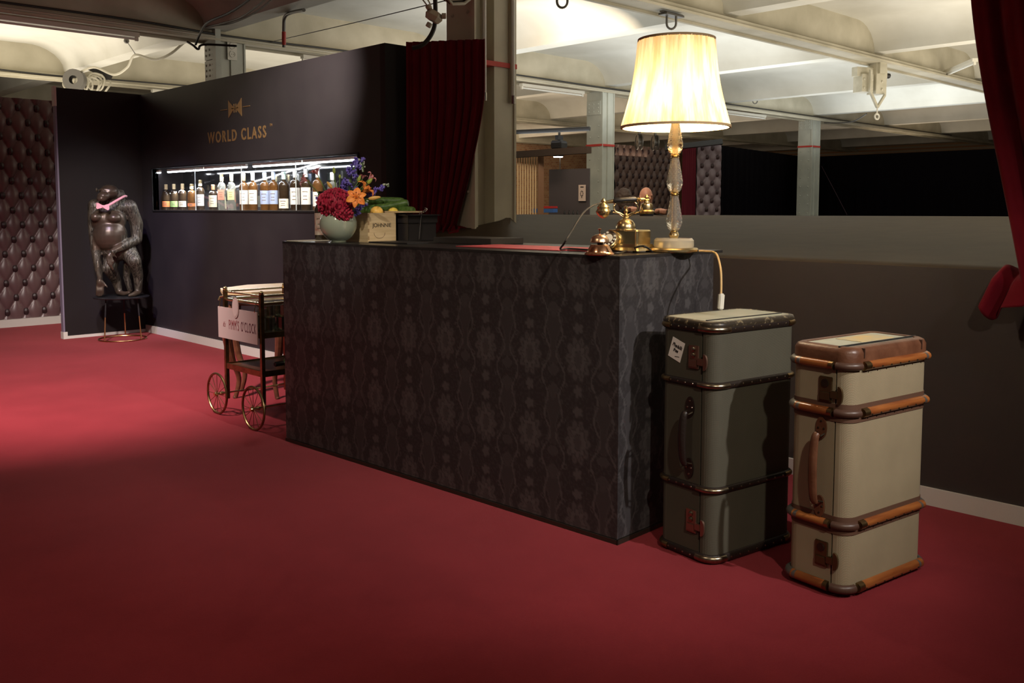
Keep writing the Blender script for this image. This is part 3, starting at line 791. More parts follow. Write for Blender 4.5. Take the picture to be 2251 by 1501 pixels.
def trunk(name, label, loc, rz, lw, lu, h, zs, style):
    t = thing('upright_trunk', label, 'trunk', loc, rz)
    A = style == 'A'
    r = .05; sy = lu * .22
    body = m_canvas_g if A else m_canvas_t
    top = h - (.012 if A else .045)
    zb = .014
    # two shells with the seam between them
    path = rr(0, 0, lw, lu, r, 8)
    def half(y0, y1, near):
        pts = [(x, y) for x, y, _, _ in path if (y < sy) == near]
        if near: pts = [(0, y1)] + pts + [(lw, y1)]
        else: pts = [(lw, y0)] + pts + [(0, y0)]
        return pts
    MB().prism(half(0, sy - .003, True), zb, top).obj('near_shell', body, t, smooth=50)
    MB().prism(half(sy + .003, lu, False), zb, top).obj('rear_shell', body, t, smooth=50)
    MB().prism([(x + nx * -.006, y + ny * -.006) for x, y, nx, ny in path], zb + .004, top - .004).obj('inner_case', m_blackr, t, smooth=50)
    # bands
    if A:
        for z, hh in zs:
            MB().sweep(path, half_round(.0, .010, z, hh)).obj('band', m_blackleather, t, smooth=50)
            for c in (0, 1, 3):
                MB().sweep(corner_path(0, 0, lw, lu, r, c, .022 if c == 0 else .012), half_round(.003, .012, z, hh * .8), closed=False).obj('corner_cap', m_brassd if c else m_nickel, t, smooth=50)
            pts = []
            n = int(lw / .052)
            for i in range(1, n): pts.append(((.05 + (lw - .08) * i / n, -.009, z), (0, -1, 0)))
            for i in range(1, 5): pts.append(((-.009, sy + .0 + (lu - sy - .03) * i / 5, z), (-1, 0, 0)))
            for y in (.062, .075): pts.append(((-.011, y - .01, z), (-1, 0, 0)))
            nails(t, pts, .0042, m_nickel, 'A')
        # thin lid frame and pale canvas top
        MB().sweep(path, [(-.012, h - .034), (.006, h - .030), (.010, h - .014), (.004, h - .003), (-.008, h), (-.014, h - .004)]).obj('top_rim', m_rimA, t, smooth=50)
        MB().prism([(x - nx * .012, y - ny * .012) for x, y, nx, ny in path], h - .016, h - .002).obj('top_panel', m_trunk_top, t, smooth=50)
        MB().b3((.02, sy - .004, h - .004), (lw - .02, sy + .004, h + .001)).obj('top_seam', m_blackr, t)
    else:
        for z, hh in zs:
            flat = [(0, z - .030), (.0025, z - .030), (.0025, z + .030), (0, z + .030)]
            if .1 < z < h - .15: MB().sweep(path, flat).obj('fibre_band', m_fibre, t, smooth=50)
            # varnished battens with metal ends, near and left side
            bt = MB(); 
            MB().sweep([(0, sy + .012, -1, 0), (0, lu - r * .6, -1, 0)][::-1] if False else [(0, lu - r * .7, -1, 0), (0, sy + .010, -1, 0)], half_round(.002, .017, z, hh), closed=False).obj('batten', m_wood_red, t, smooth=50)
            MB().sweep([(r + .03, 0, 0, -1), (lw - r * .5, 0, 0, -1)], half_round(.002, .017, z, hh), closed=False).obj('batten', m_wood_red, t, smooth=50)
            MB().sweep(corner_path(0, 0, lw, lu, r, 0, .0, 8)[0:], half_round(.002, .014, z, hh * .9), closed=False).obj('corner_strip', m_fibre2, t, smooth=50)
            MB().sweep([(r + .012, 0, 0, -1), (r + .042, 0, 0, -1)], half_round(.002, .0185, z, hh * 1.05), closed=False).obj('batten_end', m_brassd, t, smooth=50)
            MB().sweep([(0, sy + .022, -1, 0), (0, sy + .006, -1, 0)], half_round(.002, .0185, z, hh * 1.05), closed=False).obj('batten_end', m_brassd, t, smooth=50)
            for c in (1, 3):
                MB().sweep(corner_path(0, 0, lw, lu, r, c, .004, 8), half_round(.002, .018, z, hh), closed=False).obj('corner_cap', m_steel, t, smooth=50)
            pts = [((.10 + (lw - .16) * i / 6, -.0185, z - .006), (0, -1, 0)) for i in range(7)]
            nails(t, pts, .0035, m_darkmetal, 'B')
        # rounded leather border of the top with pale canvas inside
        z0 = h - .062
        MB().sweep(path, [(-.002, z0), (.004, z0), (.004, h - .020), (-.004, h - .006), (-.018, h), (-.034, h - .001), (-.034, h - .012), (-.006, h - .030)]).obj('top_rim', m_leather_b, t, smooth=50)
        MB().prism([(x - nx * .030, y - ny * .030) for x, y, nx, ny in path], h - .030, h - .004).obj('top_panel', m_trunk_top, t, smooth=50)
        MB().b3((.01, sy - .003, h - .02), (lw - .01, sy + .003, h + .0015)).obj('top_seam', m_blackr, t)
        lb = MB(); lb.b3((lw * .38, sy + .03, h - .004), (lw * .80, lu - .055, h - .0025)); lb.obj('worn_label', M('worn_label', (.60, .42, .16), .7, col2=(.45, .40, .26), nscale=22), t)
        for x in (lw * .14, lw * .86):
            MB().box((x, -.001, h - .02), (.004, .012, .032)).obj('rim_strap', m_fibre2, t)
    # locks on the left face over the seam
    lm = m_lockA if A else m_lockB
    for z in ((h * .855, h * .17) if A else (h * .835, h * .17)):
        y0 = sy
        lk = MB().b3((-.007, y0 + .012, z - .050), (0, y0 + .062, z + .036), .002).obj('lock_plate', lm, t)
        MB().b3((-.011, y0 + .016, z - .044), (-.006, y0 + .058, z - .016), .002).obj('lock_slide', lm, lk)
        if A:
            for zz in (.022, .000): MB().ball((-.009, y0 + .036, z + zz), (.006, .009, .010), 10).obj('lock_stud', m_nickel, lk)
        else:
            MB().tube([(-.010, y0 + .038, z + .014), (-.006, y0 + .038, z + .014)], .014, 14).obj('key_cover', m_darkmetal, lk)
        hp = MB().b3((-.012, y0 - .012, z - .034), (-.004, y0 + .016, z - .008), .002).obj('hasp', lm, t)
        mm = Matrix.Translation((-.002, y0 - .012, z - .021)) @ Matrix.Rotation(-PI / 2, 4, 'Y')
        MB().prism([(.030 * math.cos(a), -.018 * abs(math.sin(a)) ** .7) for a in [PI * i / 14 for i in range(15)]], 0, .008, mm).obj('hasp_plate', lm, hp)
    # handle
    hm = m_blackleather if A else m_leather_b
    hz = h * .51; hy = sy + .052 if A else sy + .050; L = .115 if A else .135
    hz0, hz1 = (hz + L, hz - L)
    for z, s in ((hz0, 1), (hz1, -1)):
        mm = Matrix.Translation((0, hy, z)) @ Matrix.Rotation(-PI / 2, 4, 'Y')
        MB().prism([(.038 * math.cos(a), .020 * math.sin(a)) for a in [2 * PI * i / 20 for i in range(20)]], 0, .006, mm).obj('handle_mount', m_blackleather if A else m_leather_b, t, smooth=30)
        MB().tube([(-.004, hy - .014, z - .018 * s), (-.024, hy - .012, z - .024 * s), (-.024, hy + .012, z - .024 * s), (-.004, hy + .014, z - .018 * s)], .003, 8).obj('handle_ring', m_nickel if A else m_darkmetal, t)
        nails(t, [((-.006, hy, z + .022 * s), (-1, 0, 0)), ((-.006, hy - .011, z - .002 * s), (-1, 0, 0)), ((-.006, hy + .011, z - .002 * s), (-1, 0, 0))], .004, m_nickel if A else m_darkmetal, 'h')
    ph = spline([(-.024, hy, hz0 - .018), (-.036, hy + .003, hz0 - .04), (-.044, hy + .004, hz), (-.036, hy + .003, hz1 + .04), (-.024, hy, hz1 + .018)], 6)
    k = len(ph)
    g = MB()
    g.tube(ph, [.011 + .005 * math.sin(PI * i / (k - 1)) for i in range(k)], 12)
    for v in g.bm.verts: v.co.x = -.034 + (v.co.x + .034) * .75
    g.obj('handle_grip', hm, t)
    if A:
        q = thing('x', None, None) if False else None
        m = Matrix.Translation((-.0012, lu * .68, h * .865)) @ Matrix.Rotation(.32, 4, 'X')
        cardo = MB(); c2 = bmesh.new(); bmesh.ops.create_cube(c2, size=1); bmesh.ops.scale(c2, vec=(.0015, .064, .078), verts=c2.verts); cardo.add(c2, m); c2.free()
        s_ = cardo.obj('sticker', M('white_sticker', (.82, .80, .76), .5), t)
        s_['label'] = 'small tilted white sticker with black handwriting'
        tm = m @ Matrix.Translation((-.0012, 0, .004)) @ Matrix.Rotation(PI / 2, 4, 'X') 
        tm = m @ Matrix.Translation((-.0012, 0, 0)) @ Matrix(((0, 0, -1, 0), (-1, 0, 0, 0), (0, 1, 0, 0), (0, 0, 0, 1)))
        text_mesh('handwriting', 'Phedalik', .020, .0002, tm @ Matrix.Translation((0, .008, 0)), m_black, s_, bold=.0006, sx=.75, shear=.3)
        text_mesh('handwriting', 'free', .020, .0002, tm @ Matrix.Translation((-.002, -.010, 0)), m_black, s_, bold=.0006, sx=.75, shear=.3)
        c3 = MB(); c3.box(tm @ Vector((.012, -.024, 0)), (.0006, .022, .002)); c3.obj('handwriting', m_black, s_)
    else:
        pass
    return t
m_nickel = M('worn_nickel', (.42, .36, .27), .28, metal=1.0, col2=(.25, .19, .12), nscale=40)
m_rimA = M('worn_black_rim', (.030, .022, .014), .4, col2=(.30, .24, .14), nscale=60, contrast=(.55, .72))
m_fibre2 = M('dark_fibre_strip', (.075, .038, .026), .4)
m_darkmetal = M('dark_metal', (.06, .045, .03), .4, metal=.8)
m_lockA = M('coppery_lock', (.30, .19, .14), .38, metal=.9)
m_lockB = M('tarnished_lock', (.13, .085, .04), .45, metal=.8)
trunk('a', 'tall grey-green trunk with black bands and white sticker, beside the counter', (2.805, 1.86, 0), math.radians(-8), .465, .275, .895,
      ((.865, .030), (.66, .026), (.275, .026), (.018, .034)), 'A')
trunk('b', 'tan canvas trunk with wooden battens and brown leather handle, nearest the camera', (2.872, 1.385, 0), math.radians(-8), .475, .240, .845,
      ((.782, .030), (.625, .030), (.245, .030), (.030, .034)), 'B')

# ================================================================== TABLE LAMP
lp = W(1481, 551, 3.84)
lampt = thing('table_lamp', 'lit table lamp with cut glass stem and pleated cream shade', 'lamp', (lp.x, lp.y, CZ))
MB().lathe([(0, 0), (.098, 0), (.101, .004), (.101, .012), (.096, .018), (0, .018)], 48).obj('base_plate', m_brass, lampt)
MB().lathe([(0, .019), (.081, .019), (.083, .030), (.082, .048), (.074, .058), (.03, .060), (0, .060)], 72, fn=lambda a, z: 1 + .014 * math.sin(a * 36)).obj('glass_base', m_baseglass, lampt, smooth=20)
MB().lathe([(0, .019), (.066, .019), (.060, .044), (0, .046)], 40).obj('base_foil', m_brass, lampt)
def facets(mb, prof, n, step):
    """diamond cut glass: rings turned half a step against each other"""
    zs = [p[1] for p in prof]; z0, z1 = zs[0], zs[-1]
    def rad(z):
        for (ra, za), (rb2, zb3) in zip(prof[:-1], prof[1:]):
            if za <= z <= zb3 and zb3 > za: return ra + (rb2 - ra) * (z - za) / (zb3 - za)
        return prof[-1][0]
    k = max(3, int((z1 - z0) / step)); rings = []
    for i in range(k + 1):
        z = z0 + (z1 - z0) * i / k; r = max(rad(min(z, z1 - 1e-6)), .004)
        rings.append([mb.bm.verts.new((r * math.cos(2 * PI * (q + .5 * (i % 2)) / n), r * math.sin(2 * PI * (q + .5 * (i % 2)) / n), z)) for q in range(n)])
    for i in range(k):
        a, b = rings[i], rings[i + 1]
        for q in range(n):
            q2 = (q + 1) % n
            if i % 2 == 0: mb.bm.faces.new([a[q], a[q2], b[q]]); mb.bm.faces.new([a[q2], b[q2], b[q]])
            else: mb.bm.faces.new([a[q], b[q2], b[q]]); mb.bm.faces.new([a[q], a[q2], b[q2]])
    mb.bm.faces.new(rings[0][::-1]); mb.bm.faces.new(rings[-1])
    return mb
def seg(z0, h, r):
    pr = []
    for i in range(31):
        t = i / 30
        if t < .10: q = .50 + (1 - .50) * math.sin(t / .10 * .5 * PI) * .62
        elif t < .30: q = .81 + .19 * math.sin((t - .10) / .20 * PI / 2)
        else: q = 1 - .52 * ((t - .30) / .70) ** 1.05
        pr.append((r * q, z0 + h * t))
    return [(0, z0)] + pr + [(0, z0 + h)]
for z0, h, r in ((.088, .142, .034), (.246, .140, .034), (.402, .128, .033)):
    facets(MB(), seg(z0, h, r)[1:-1], 13, .0085).obj('glass_stem', m_crystal, lampt, smooth=0)
MB().lathe([(0, .058), (.016, .058), (.021, .070), (.017, .082), (.013, .085), (.018, .089), (0, .089)], 24).obj('stem_ball', m_brass, lampt)
for z in (.229, .385):
    MB().lathe([(0, z), (.013, z), (.019, z + .003), (.013, z + .007), (.019, z + .012), (.014, z + .017), (0, z + .018)], 24).obj('collar', m_brass, lampt)
MB().tube([(0, 0, .02), (0, 0, .548)], .008, 10).obj('stem_rod', m_brass, lampt)
MB().lathe([(0, .530), (.012, .530), (.015, .545), (.024, .548), (.024, .553), (.010, .555), (0, .555)], 24).obj('socket', m_brassd, lampt)
zb_, zt_, rb_, rt_ = .512, .862, .219, .152
rng = random.Random(4)
ph_ = [rng.uniform(0, 6.28) for _ in range(6)]
def pleat(a): return math.sin(a * 62 + ph_[0] + .5 * math.sin(a * 7)) * .0026 + math.sin(a * 23 + ph_[1]) * .0018 + .0014 * math.sin(a * 104 + ph_[2])
def shf(u, v):
    a = 2 * PI * u; r = rb_ + (rt_ - rb_) * v - .010 * math.sin(PI * v) + pleat(a + .03 * math.sin(3 * v)) * (.55 + .45 * abs(v - .5) * 2)
    return (r * math.cos(a), r * math.sin(a), zb_ + (zt_ - zb_) * v)
MB().grid(shf, 720, 14).obj('lamp_shade', m_shade, lampt, smooth=180)
for z, r in ((zb_, rb_), (zt_, rt_)):
    MB().lathe([(r - .004, z - .005), (r + .004, z - .005), (r + .005, z + .004), (r - .003, z + .005), (r - .004, z - .005)], 96).obj('shade_trim', m_rimcloth, lampt)
MB().tube([(-rt_ + .01, 0, zt_ - .015), (rt_ - .01, 0, zt_ - .015)], .002, 6).tube([(0, -rt_ + .01, zt_ - .015), (0, rt_ - .01, zt_ - .015)], .002, 6).obj('shade_spider', m_brass, lampt)
MB().lathe([(0, .60), (.012, .60), (.016, .62), (.030, .655), (.028, .675), (.016, .692), (0, .697)], 24, Matrix.Translation((.06 * rtv.x, .06 * rtv.y, .03))).obj('bulb', emis('bulb_glow', (1, .80, .52), 14), lampt)
for zz, ox, en in ((.575, 0, 20), (.72, .06, 9)):
    L = bpy.data.lights.new('bulb_light', 'POINT'); L.energy = en; L.color = (1, .84, .62); L.shadow_soft_size = .018
    lo = bpy.data.objects.new('bulb_light', L); COL.objects.link(lo); lo.location = (lp.x + rtv.x * ox, lp.y + rtv.y * ox, CZ + zz)
# its cord runs over the counter's end and hangs with an inline switch
c0 = Vector((lp.x, lp.y, CZ))
q = [W(1537, 551, 3.80), W(1552, 551, 3.78), W(1568, 553, 3.75), W(1577, 562, 3.66), W(1584, 590, 3.56), W(1585.5, 620, 3.53), W(1585, 650, 3.52)]
q[0].z = CZ + .006; q[1].z = CZ + .006; q[2].z = CZ + .004; 
MB().tube([p - c0 for p in spline(q, 6)], .0042, 8).obj('cord', M('cream_cord', (.66, .44, .19), .6), lampt)
pe = q[-1] - c0
MB().box(pe + Vector((0, 0, -.022)), (.020, .026, .062), (0, .06, -.7), .004).obj('cord_plug', m_white, lampt)

# ================================================================== TELEPHONE
tp = W(1384, 551, 3.86)
ph = thing('telephone', 'antique brass telephone with black handset resting on its cradle', 'telephone', (tp.x, tp.y, CZ), cang)
def rbox(mb, x0, x1, y0, y1, z0, z1, fl=0, r=.012):
    for za, zb2, a, b_ in ((z0, z1, fl, 0),):
        P0 = rr(x0 - a, y0 - a, x1 + a, y1 + a, r, 5); P1 = rr(x0, y0, x1, y1, r, 5)
        n = len(P0); va = [mb.bm.verts.new((p[0], p[1], za)) for p in P0]; vb = [mb.bm.verts.new((p[0], p[1], zb2)) for p in P1]
        mb.bm.faces.new(va[::-1]); mb.bm.faces.new(vb)
        for k in range(n): mb.bm.faces.new([va[k], va[(k + 1) % n], vb[(k + 1) % n], vb[k]])
    return mb
b = MB(); rbox(b, -.058, .066, -.080, .098, .008, .020, .012); rbox(b, -.052, .061, -.076, .092, .020, .034, .006)
b.obj('base', m_brass, ph)
b = MB(); rbox(b, -.045, .056, -.070, .085, .032, .086, 0); 
b.obj('body', m_brass, ph)
b = MB(); rbox(b, -.042, .053, -.067, .082, .086, .092, .004); b.obj('lid', m_brass, ph)
for x in (-.045, .045):
    for y in (-.06, .085): MB().lathe([(0, 0), (.010, 0), (.008, .008), (0, .008)], 12, Matrix.Translation((x, y, 0))).obj('foot', m_black, ph)
bc = Vector((-.004, .018, 0))
MB().lathe([(.047, .088), (.043, .094), (.041, .096), (.041, .104), (.037, .117), (.028, .130), (.014, .138), (0, .140)], 32, Matrix.Translation(bc)).obj('bell_dome', m_brass, ph)
MB().lathe([(0, .136), (.014, .136), (.014, .141), (.008, .146), (.011, .152), (.006, .160), (.010, .168), (.005, .178), (.009, .186), (0, .192)], 20, Matrix.Translation(bc)).obj('cradle_post', m_brass, ph)
dx = Matrix.Rotation(-YAW - cang, 3, 'Z') @ Vector((1, 0, 0))     # the handset lies across the body's corner
def hp(a, z, s=0): return bc + dx * a + dx.cross(Vector((0, 0, 1))) * s + Vector((0, 0, z))
for sgn in (-1, 1):
    MB().tube(spline([hp(0, .146), hp(sgn * .020, .158), hp(sgn * .044, .168), hp(sgn * .050, .186), hp(sgn * .045, .196), hp(sgn * .052, .207)], 6), .0038, 8).tube(spline([hp(sgn * .045, .196, .0), hp(sgn * .040, .202), hp(sgn * .034, .206)], 5), .003, 8).obj('cradle_arm', m_brass, ph)
    MB().tube(spline([hp(0, .142), hp(sgn * .016, .147), hp(sgn * .030, .158), hp(sgn * .052, .163)], 5), .0026, 8).ball(hp(sgn * .052, .163), .004, 8).obj('cradle_scroll', m_brass, ph)
# dial facing left-front
dm = Matrix.Translation((-.062, .058, .050)) @ Matrix.Rotation(math.radians(8), 4, 'Z') @ Matrix.Rotation(math.radians(-58), 4, 'Y')
dl = MB().lathe([(0, -.016), (.036, -.016), (.042, -.008), (.044, .0), (.042, .006), (.036, .009), (0, .009)], 36, dm).obj('dial', m_brass, ph)
MB().lathe([(.036, .009), (.036, .012), (.024, .013), (.024, .009)], 36, dm).obj('finger_wheel', m_chrome, dl)
for i in range(10):
    a = i * 2 * PI / 12 + .4
    MB().tube([dm @ Vector((.030 * math.cos(a), .030 * math.sin(a), .012)), dm @ Vector((.030 * math.cos(a), .030 * math.sin(a), .0145))], .0045, 10).obj('finger_hole', m_paperw, dl)
MB().lathe([(0, .010), (.020, .010), (.020, .014), (0, .014)], 28, dm).obj('dial_centre', m_paperw, dl)
# handset
hs = thing('handset', None, None); del_keys = [k for k in hs.keys()]
bpy.data.objects.remove(hs)
hg = MB().tube([hp(-.054, .210), hp(-.048, .211), hp(-.042, .212), hp(.038, .217), hp(.046, .217)], [.006, .011, .0125, .0125, .007], 16).obj('handset', m_black, ph)
MB().tube([hp(-.094, .203), hp(-.075, .207), hp(-.054, .210)], [.005, .007, .008], 12).tube([hp(.044, .217), hp(.050, .217), hp(.054, .217), hp(.058, .217), hp(.064, .217), hp(.084, .217)], [.008, .010, .006, .010, .007, .008], 12).obj('handset_collar', m_brass, hg)
e = hp(-.094, .150)
MB().lathe([(0, -.012), (.010, -.010), (.022, .0), (.030, .012), (.031, .018), (.026, .026), (.024, .030), (.026, .034), (.022, .042), (.012, .050), (.008, .054), (.011, .060), (.006, .068), (0, .074)], 28, Matrix.Translation(e)).obj('mouthpiece', m_brass, hg)
e = hp(.086, .160)
MB().lathe([(0, -.004), (.026, -.004), (.032, .002), (.033, .008), (.026, .014), (.026, .030), (.024, .038), (.012, .044), (.010, .050), (.014, .054), (.009, .060), (.010, .066), (.004, .074), (0, .080)], 28, Matrix.Translation(e)).obj('earpiece', m_brass, hg)
MB().lathe([(0, -.012), (.028, -.012), (.030, -.004), (0, -.004)], 28, Matrix.Translation(e)).obj('ear_cap', m_black, hg)
o0 = Vector((tp.x, tp.y, CZ)); R = Matrix.Rotation(-cang, 3, 'Z')
def L2(p): return R @ (p - o0)
cc = [hp(-.100, .204)] + [L2(W(x, y, d)) for x, y, d in ((1308, 450, 3.80), (1288, 462, 3.72), (1272, 482, 3.62), (1256, 508, 3.55), (1240, 535, 3.50))] + [L2(onz(1232, 547.5, CZ + .012)), L2(onz(1250, 546.5, CZ + .010)), L2(onz(1290, 549, CZ + .010)), L2(onz(1340, 555, CZ + .006)), L2(onz(1365, 555, CZ + .006)), L2(onz(1384, 548, CZ + .010) ), L2(W(1410, 541, 3.62)), L2(W(1424, 545, 3.62)), L2(onz(1434, 553.5, CZ + .006))]
MB().tube(spline(cc, 8), .0038, 8).obj('handset_cord', m_cable, ph)

# ================================================================== SERVICE BELL
bp_ = W(1318, 556, 3.60)
t = thing('service_bell', 'copper counter bell with round push button, beside the telephone', 'bell', (bp_.x, bp_.y, CZ))
MB().lathe([(0, 0), (.057, 0), (.059, .003), (.056, .008), (.050, .012), (.048, .018), (.040, .030), (.036, .038), (.034, .040), (0, .040)], 44).obj('base', m_copper, t)
MB().tube([(0, 0, .038), (0, 0, .062)], .009, 12).obj('stem', m_black, t)
MB().lathe([(.036, .049), (.037, .051), (.035, .062), (.028, .072), (.016, .079), (0, .082), (0, .078), (.015, .075), (.026, .068), (.033, .058), (.036, .049)], 44).obj('dome', M('brushed_copper', (.70, .45, .28), .3, metal=1.0), t)
MB().tube([(0, 0, .078), (0, 0, .098)], .0025, 8).lathe([(0, .096), (.006, .097), (.007, .101), (0, .104)], 14).obj('push_button', m_copper, t)
MB().tube([(.030, .012, .02), (.034, .014, .05)], .004, 8).obj('hammer', m_chrome, t)

# ================================================================== PAPERS AND PADS ON THE COUNTER
def onc(px, py, dz=0): return onz(px, py, CZ + dz)
def leaf(name, label, cat, corner, w, l, h, ang, mat):
    t = MB().b3((0, 0, 0), (w, l, h), min(.002, h * .3)).obj(name, mat, None, loc=(corner.x, corner.y, CZ + .0005)); t.rotation_euler = (0, 0, ang); return tag(t, label, cat)
p = onc(1224, 552)
print('leaf', p, onc(1025, 542.5), onc(1024, 541), onc(962, 535))
m_redp = M('rose_red_card', (.50, .075, .085), .45)
leaf('menu_folder', 'rose red folder lying flat in the middle of the counter', 'folder', Vector((2.86, 2.68, 0)), .30, .64, .004, cang, m_redp)
leaf('menu_folder', 'rose red folder lying under the telephone cord, next to the bell', 'folder', Vector((2.90, 2.52, 0)), .24, .15, .005, cang - .05, m_redp)
leaf('flat_case', 'flat charcoal case lying between the black tub and the red folder', 'case', Vector((3.10, 3.36, 0)), .24, .42, .030, cang + .02, M('charcoal_case', (.045, .04, .038), .4))
leaf('serving_mat', 'thin black mat lying in front of the wooden crate', 'mat', Vector((2.86, 3.72, 0)), .22, .32, .006, cang, m_blackr)

# ================================================================== CURTAINS
def zf(u, v, q, z, nn):
    # right part is drawn back towards the left at the bottom
    k = max(0, v - .25) / .75
    pull = Vector((-.05, .30, 0)) * (k ** 1.4) * (u ** 1.2) 
    q = q + pull
    if v > .93: q = q + nn * -.05 * math.sin(u * 40) 
    return q, z
p0 = Vector((4.15, 5.38)); p1 = Vector((4.47, 4.90))
ctn = folds('velvet_curtain', 'dark red velvet curtain hanging beside the big cream column', [p0, p1], 2.485, 1.085, m_redcurt, .022, 9, 'curtain', zfun=zf, nu=260, nv=40, phase=1.2)
puddle = MB()
rg = random.Random(3)
def pud(u, v):
    a = u * 2 * PI; r = .04 + v * .10 * (1 + .35 * math.sin(a * 5 + 1) + .2 * math.sin(a * 11))
    return (4.43 + r * math.cos(a) * .9, 5.20 + r * 1.25 * math.sin(a), 1.09 + .07 * (1 - v) ** .7 + .018 * math.sin(a * 7 + v * 9))
puddle.grid(pud, 70, 14).obj('gathered_hem', m_redcurt, ctn, smooth=80)
def zf2(u, v, q, z, nn):
    q = q + Vector((.02, .02, 0)) * math.sin(v * 6)
    if u < .5:
        q = q + Vector((0, -.30, 0)) * (v ** 1.5) * (1 - u)
    if v > .93: z += .03 * math.sin(u * 30)
    return q, z
edgec = folds('velvet_curtain', 'dark red velvet curtain at the right edge, hanging over the low wall', [(4.03, 1.50), (4.03, .45)], 2.62, .80, m_redcurt, .035, 7, 'curtain', zfun=zf2, nu=240, nv=40)
def flap(u, v):
    y = 1.33 - .30 * u; 
    z = 1.062 - v * (.16 + .10 * u + .05 * math.sin(u * 14)) + .012 * math.sin(u * 20)
    x = 4.075 - .07 * math.sin(min(1, v * 3) * PI / 2) - .022 * math.sin(u * 22 + v)
    return (x, y + .06 * v * (1 if u < .3 else -.3), z)
fl = MB().grid(flap, 60, 16).obj('folded_hem', m_redcurt, edgec, smooth=80)
s_ = fl.modifiers.new('s', 'SOLIDIFY'); s_.thickness = .004

# ================================================================== DISPLAY RECESS
for i, (xa, xb) in enumerate(((334, 346), (364, 443), (446, 536), (552, 659), (663, 787))):
    ya = onX(xa, 372, 4.03).y; yb = onX(xb, 350, 4.03).y
    t = thing('led_batten', 'white light batten under the recess top, %s' % ('short one at the left end', 'second from the left', 'third from the left', 'fourth from the left', 'rightmost, behind the flowers')[i], 'light', (4.055, yb, NZ1 - .03))
    MB().b3((-.012, 0, 0), (.012, ya - yb, .022)).obj('housing', m_white, t)
    MB().tube([(0, .004, -.002), (0, ya - yb - .004, -.002)], .011, 10).obj('tube', m_led, t)
lamp('AREA', 'recess_light', (4.10, 7.6, NZ1 - .045), (4.16, 7.6, 1.2), 38, (.90, .95, 1), shape='RECTANGLE', size=3.4, size_y=.03)
bpy.data.objects['recess_light'].rotation_euler = (0, .12, PI / 2)
m_pane = thin_glass('sliding_glass', .93)
for i, (ya, yb) in enumerate(((9.44, 8.55), (8.60, 7.62), (7.66, 6.72), (6.76, 5.80))):
    x = 4.022 if i % 2 else 4.030
    g = thing('sliding_door', ('sliding glass pane at the left end of the recess', 'sliding glass pane before the salmon and yellow labels', 'sliding glass pane before the blue labels', 'sliding glass pane at the right end, behind the flowers')[i], 'glass', (x, yb, NZ0))
    MB().b3((0, 0, 0), (.004, ya - yb, NZ1 - NZ0 - .02)).obj('pane', m_pane, g)
    MB().b3((-.001, 0, 0), (.005, .006, NZ1 - NZ0 - .02)).obj('polished_edge', M('glass_edge%d' % i, (.45, .5, .5), .1), g)

def bottle(name, label, x, y, z, h, r, glassm, labelcol, lz, capm, shape='round', group=None, capz=.20, neck=.34, parent=None):
    t = thing(name, label, 'bottle', (x, y, z), -.75, group)
    rn = r * neck
    sh = h * (.62 if shape == 'round' else .56)
    pr = [(0, 0), (r * .96, 0), (r, .006), (r, sh)]
    for i in range(1, 7):
        a = i / 6 * PI / 2; pr.append((rn + (r - rn) * math.cos(a), sh + h * (.13 if shape == 'round' else .20) * math.sin(a)))
    pr += [(rn, h * .93), (rn * 1.15, h * .94), (rn * 1.15, h * .97), (0, h * .97)]
    if shape == 'square':
        f = lambda a, zz: 1.0 if zz > sh + .01 else min(1.28, 1 / max(abs(math.cos(a)), abs(math.sin(a))))
        pr = [(q[0] * (.86 if q[1] <= sh else 1), q[1]) for q in pr]
        MB().lathe(pr, 28, fn=f).obj('glass_body', glassm, t)
    else: MB().lathe(pr, 24).obj('glass_body', glassm, t)
    MB().lathe([(0, h * (1 - capz)), (rn * 1.22, h * (1 - capz)), (rn * 1.25, h * .985), (rn * 1.0, h), (0, h)], 18).obj('cap', capm, t)
    if labelcol is not None:
        a0, a1 = lz
        k = .87 if shape == 'square' else 1.0
        mb = MB()
        if shape == 'square':
            mb.b3((-r * .80, -r * k - .0015, h * a0), (r * .80, -r * k, h * a1))
        else:
            mb.grid(lambda u, v: (r * 1.015 * math.sin((u - .5) * 2.4), -r * 1.015 * math.cos((u - .5) * 2.4), h * (a0 + (a1 - a0) * v)), 12, 2)
        lb = mb.obj('label', labelcol, t)
        for q, (ww, zz) in enumerate(((.5, .75), (.35, .5), (.42, .3))):
            c = MB(); c.b3((-r * ww, -r * 1.03 - (.0 if shape != 'square' else 0), h * (a0 + (a1 - a0) * zz) - .0025), (r * ww, -r * 1.025, h * (a0 + (a1 - a0) * zz) + .0025)); c.obj('print', m_labelprint, lb)
    return t
m_labelprint = M('label_print', (.20, .15, .10), .6)
g_dark = M('dark_bottle_glass', (.035, .022, .012), .06, spec=.8, coat=.5)
g_clear = M('pale_bottle_glass', (.80, .82, .74), .03, trans=.85, ior=1.3)
g_amber = M('amber_bottle_glass', (.22, .10, .03), .05, trans=.5, ior=1.35, coat=.4)
g_green = M('green_bottle_glass', (.10, .16, .06), .06, spec=.8)
lab = lambda n, c: M('label_' + n, c, .6)
l_or, l_gr, l_cr, l_cw = lab('orange', (.85, .25, .08)), lab('green', (.35, .62, .18)), lab('cream', (.82, .80, .58)), lab('cream_white', (.86, .84, .74))
l_sa, l_ye, l_bl, l_gy, l_wh = lab('salmon', (.78, .28, .19)), lab('yellow', (.78, .72, .30)), lab('blue', (.42, .52, .78)), lab('grey', (.55, .55, .50)), lab('white', (.88, .88, .84))
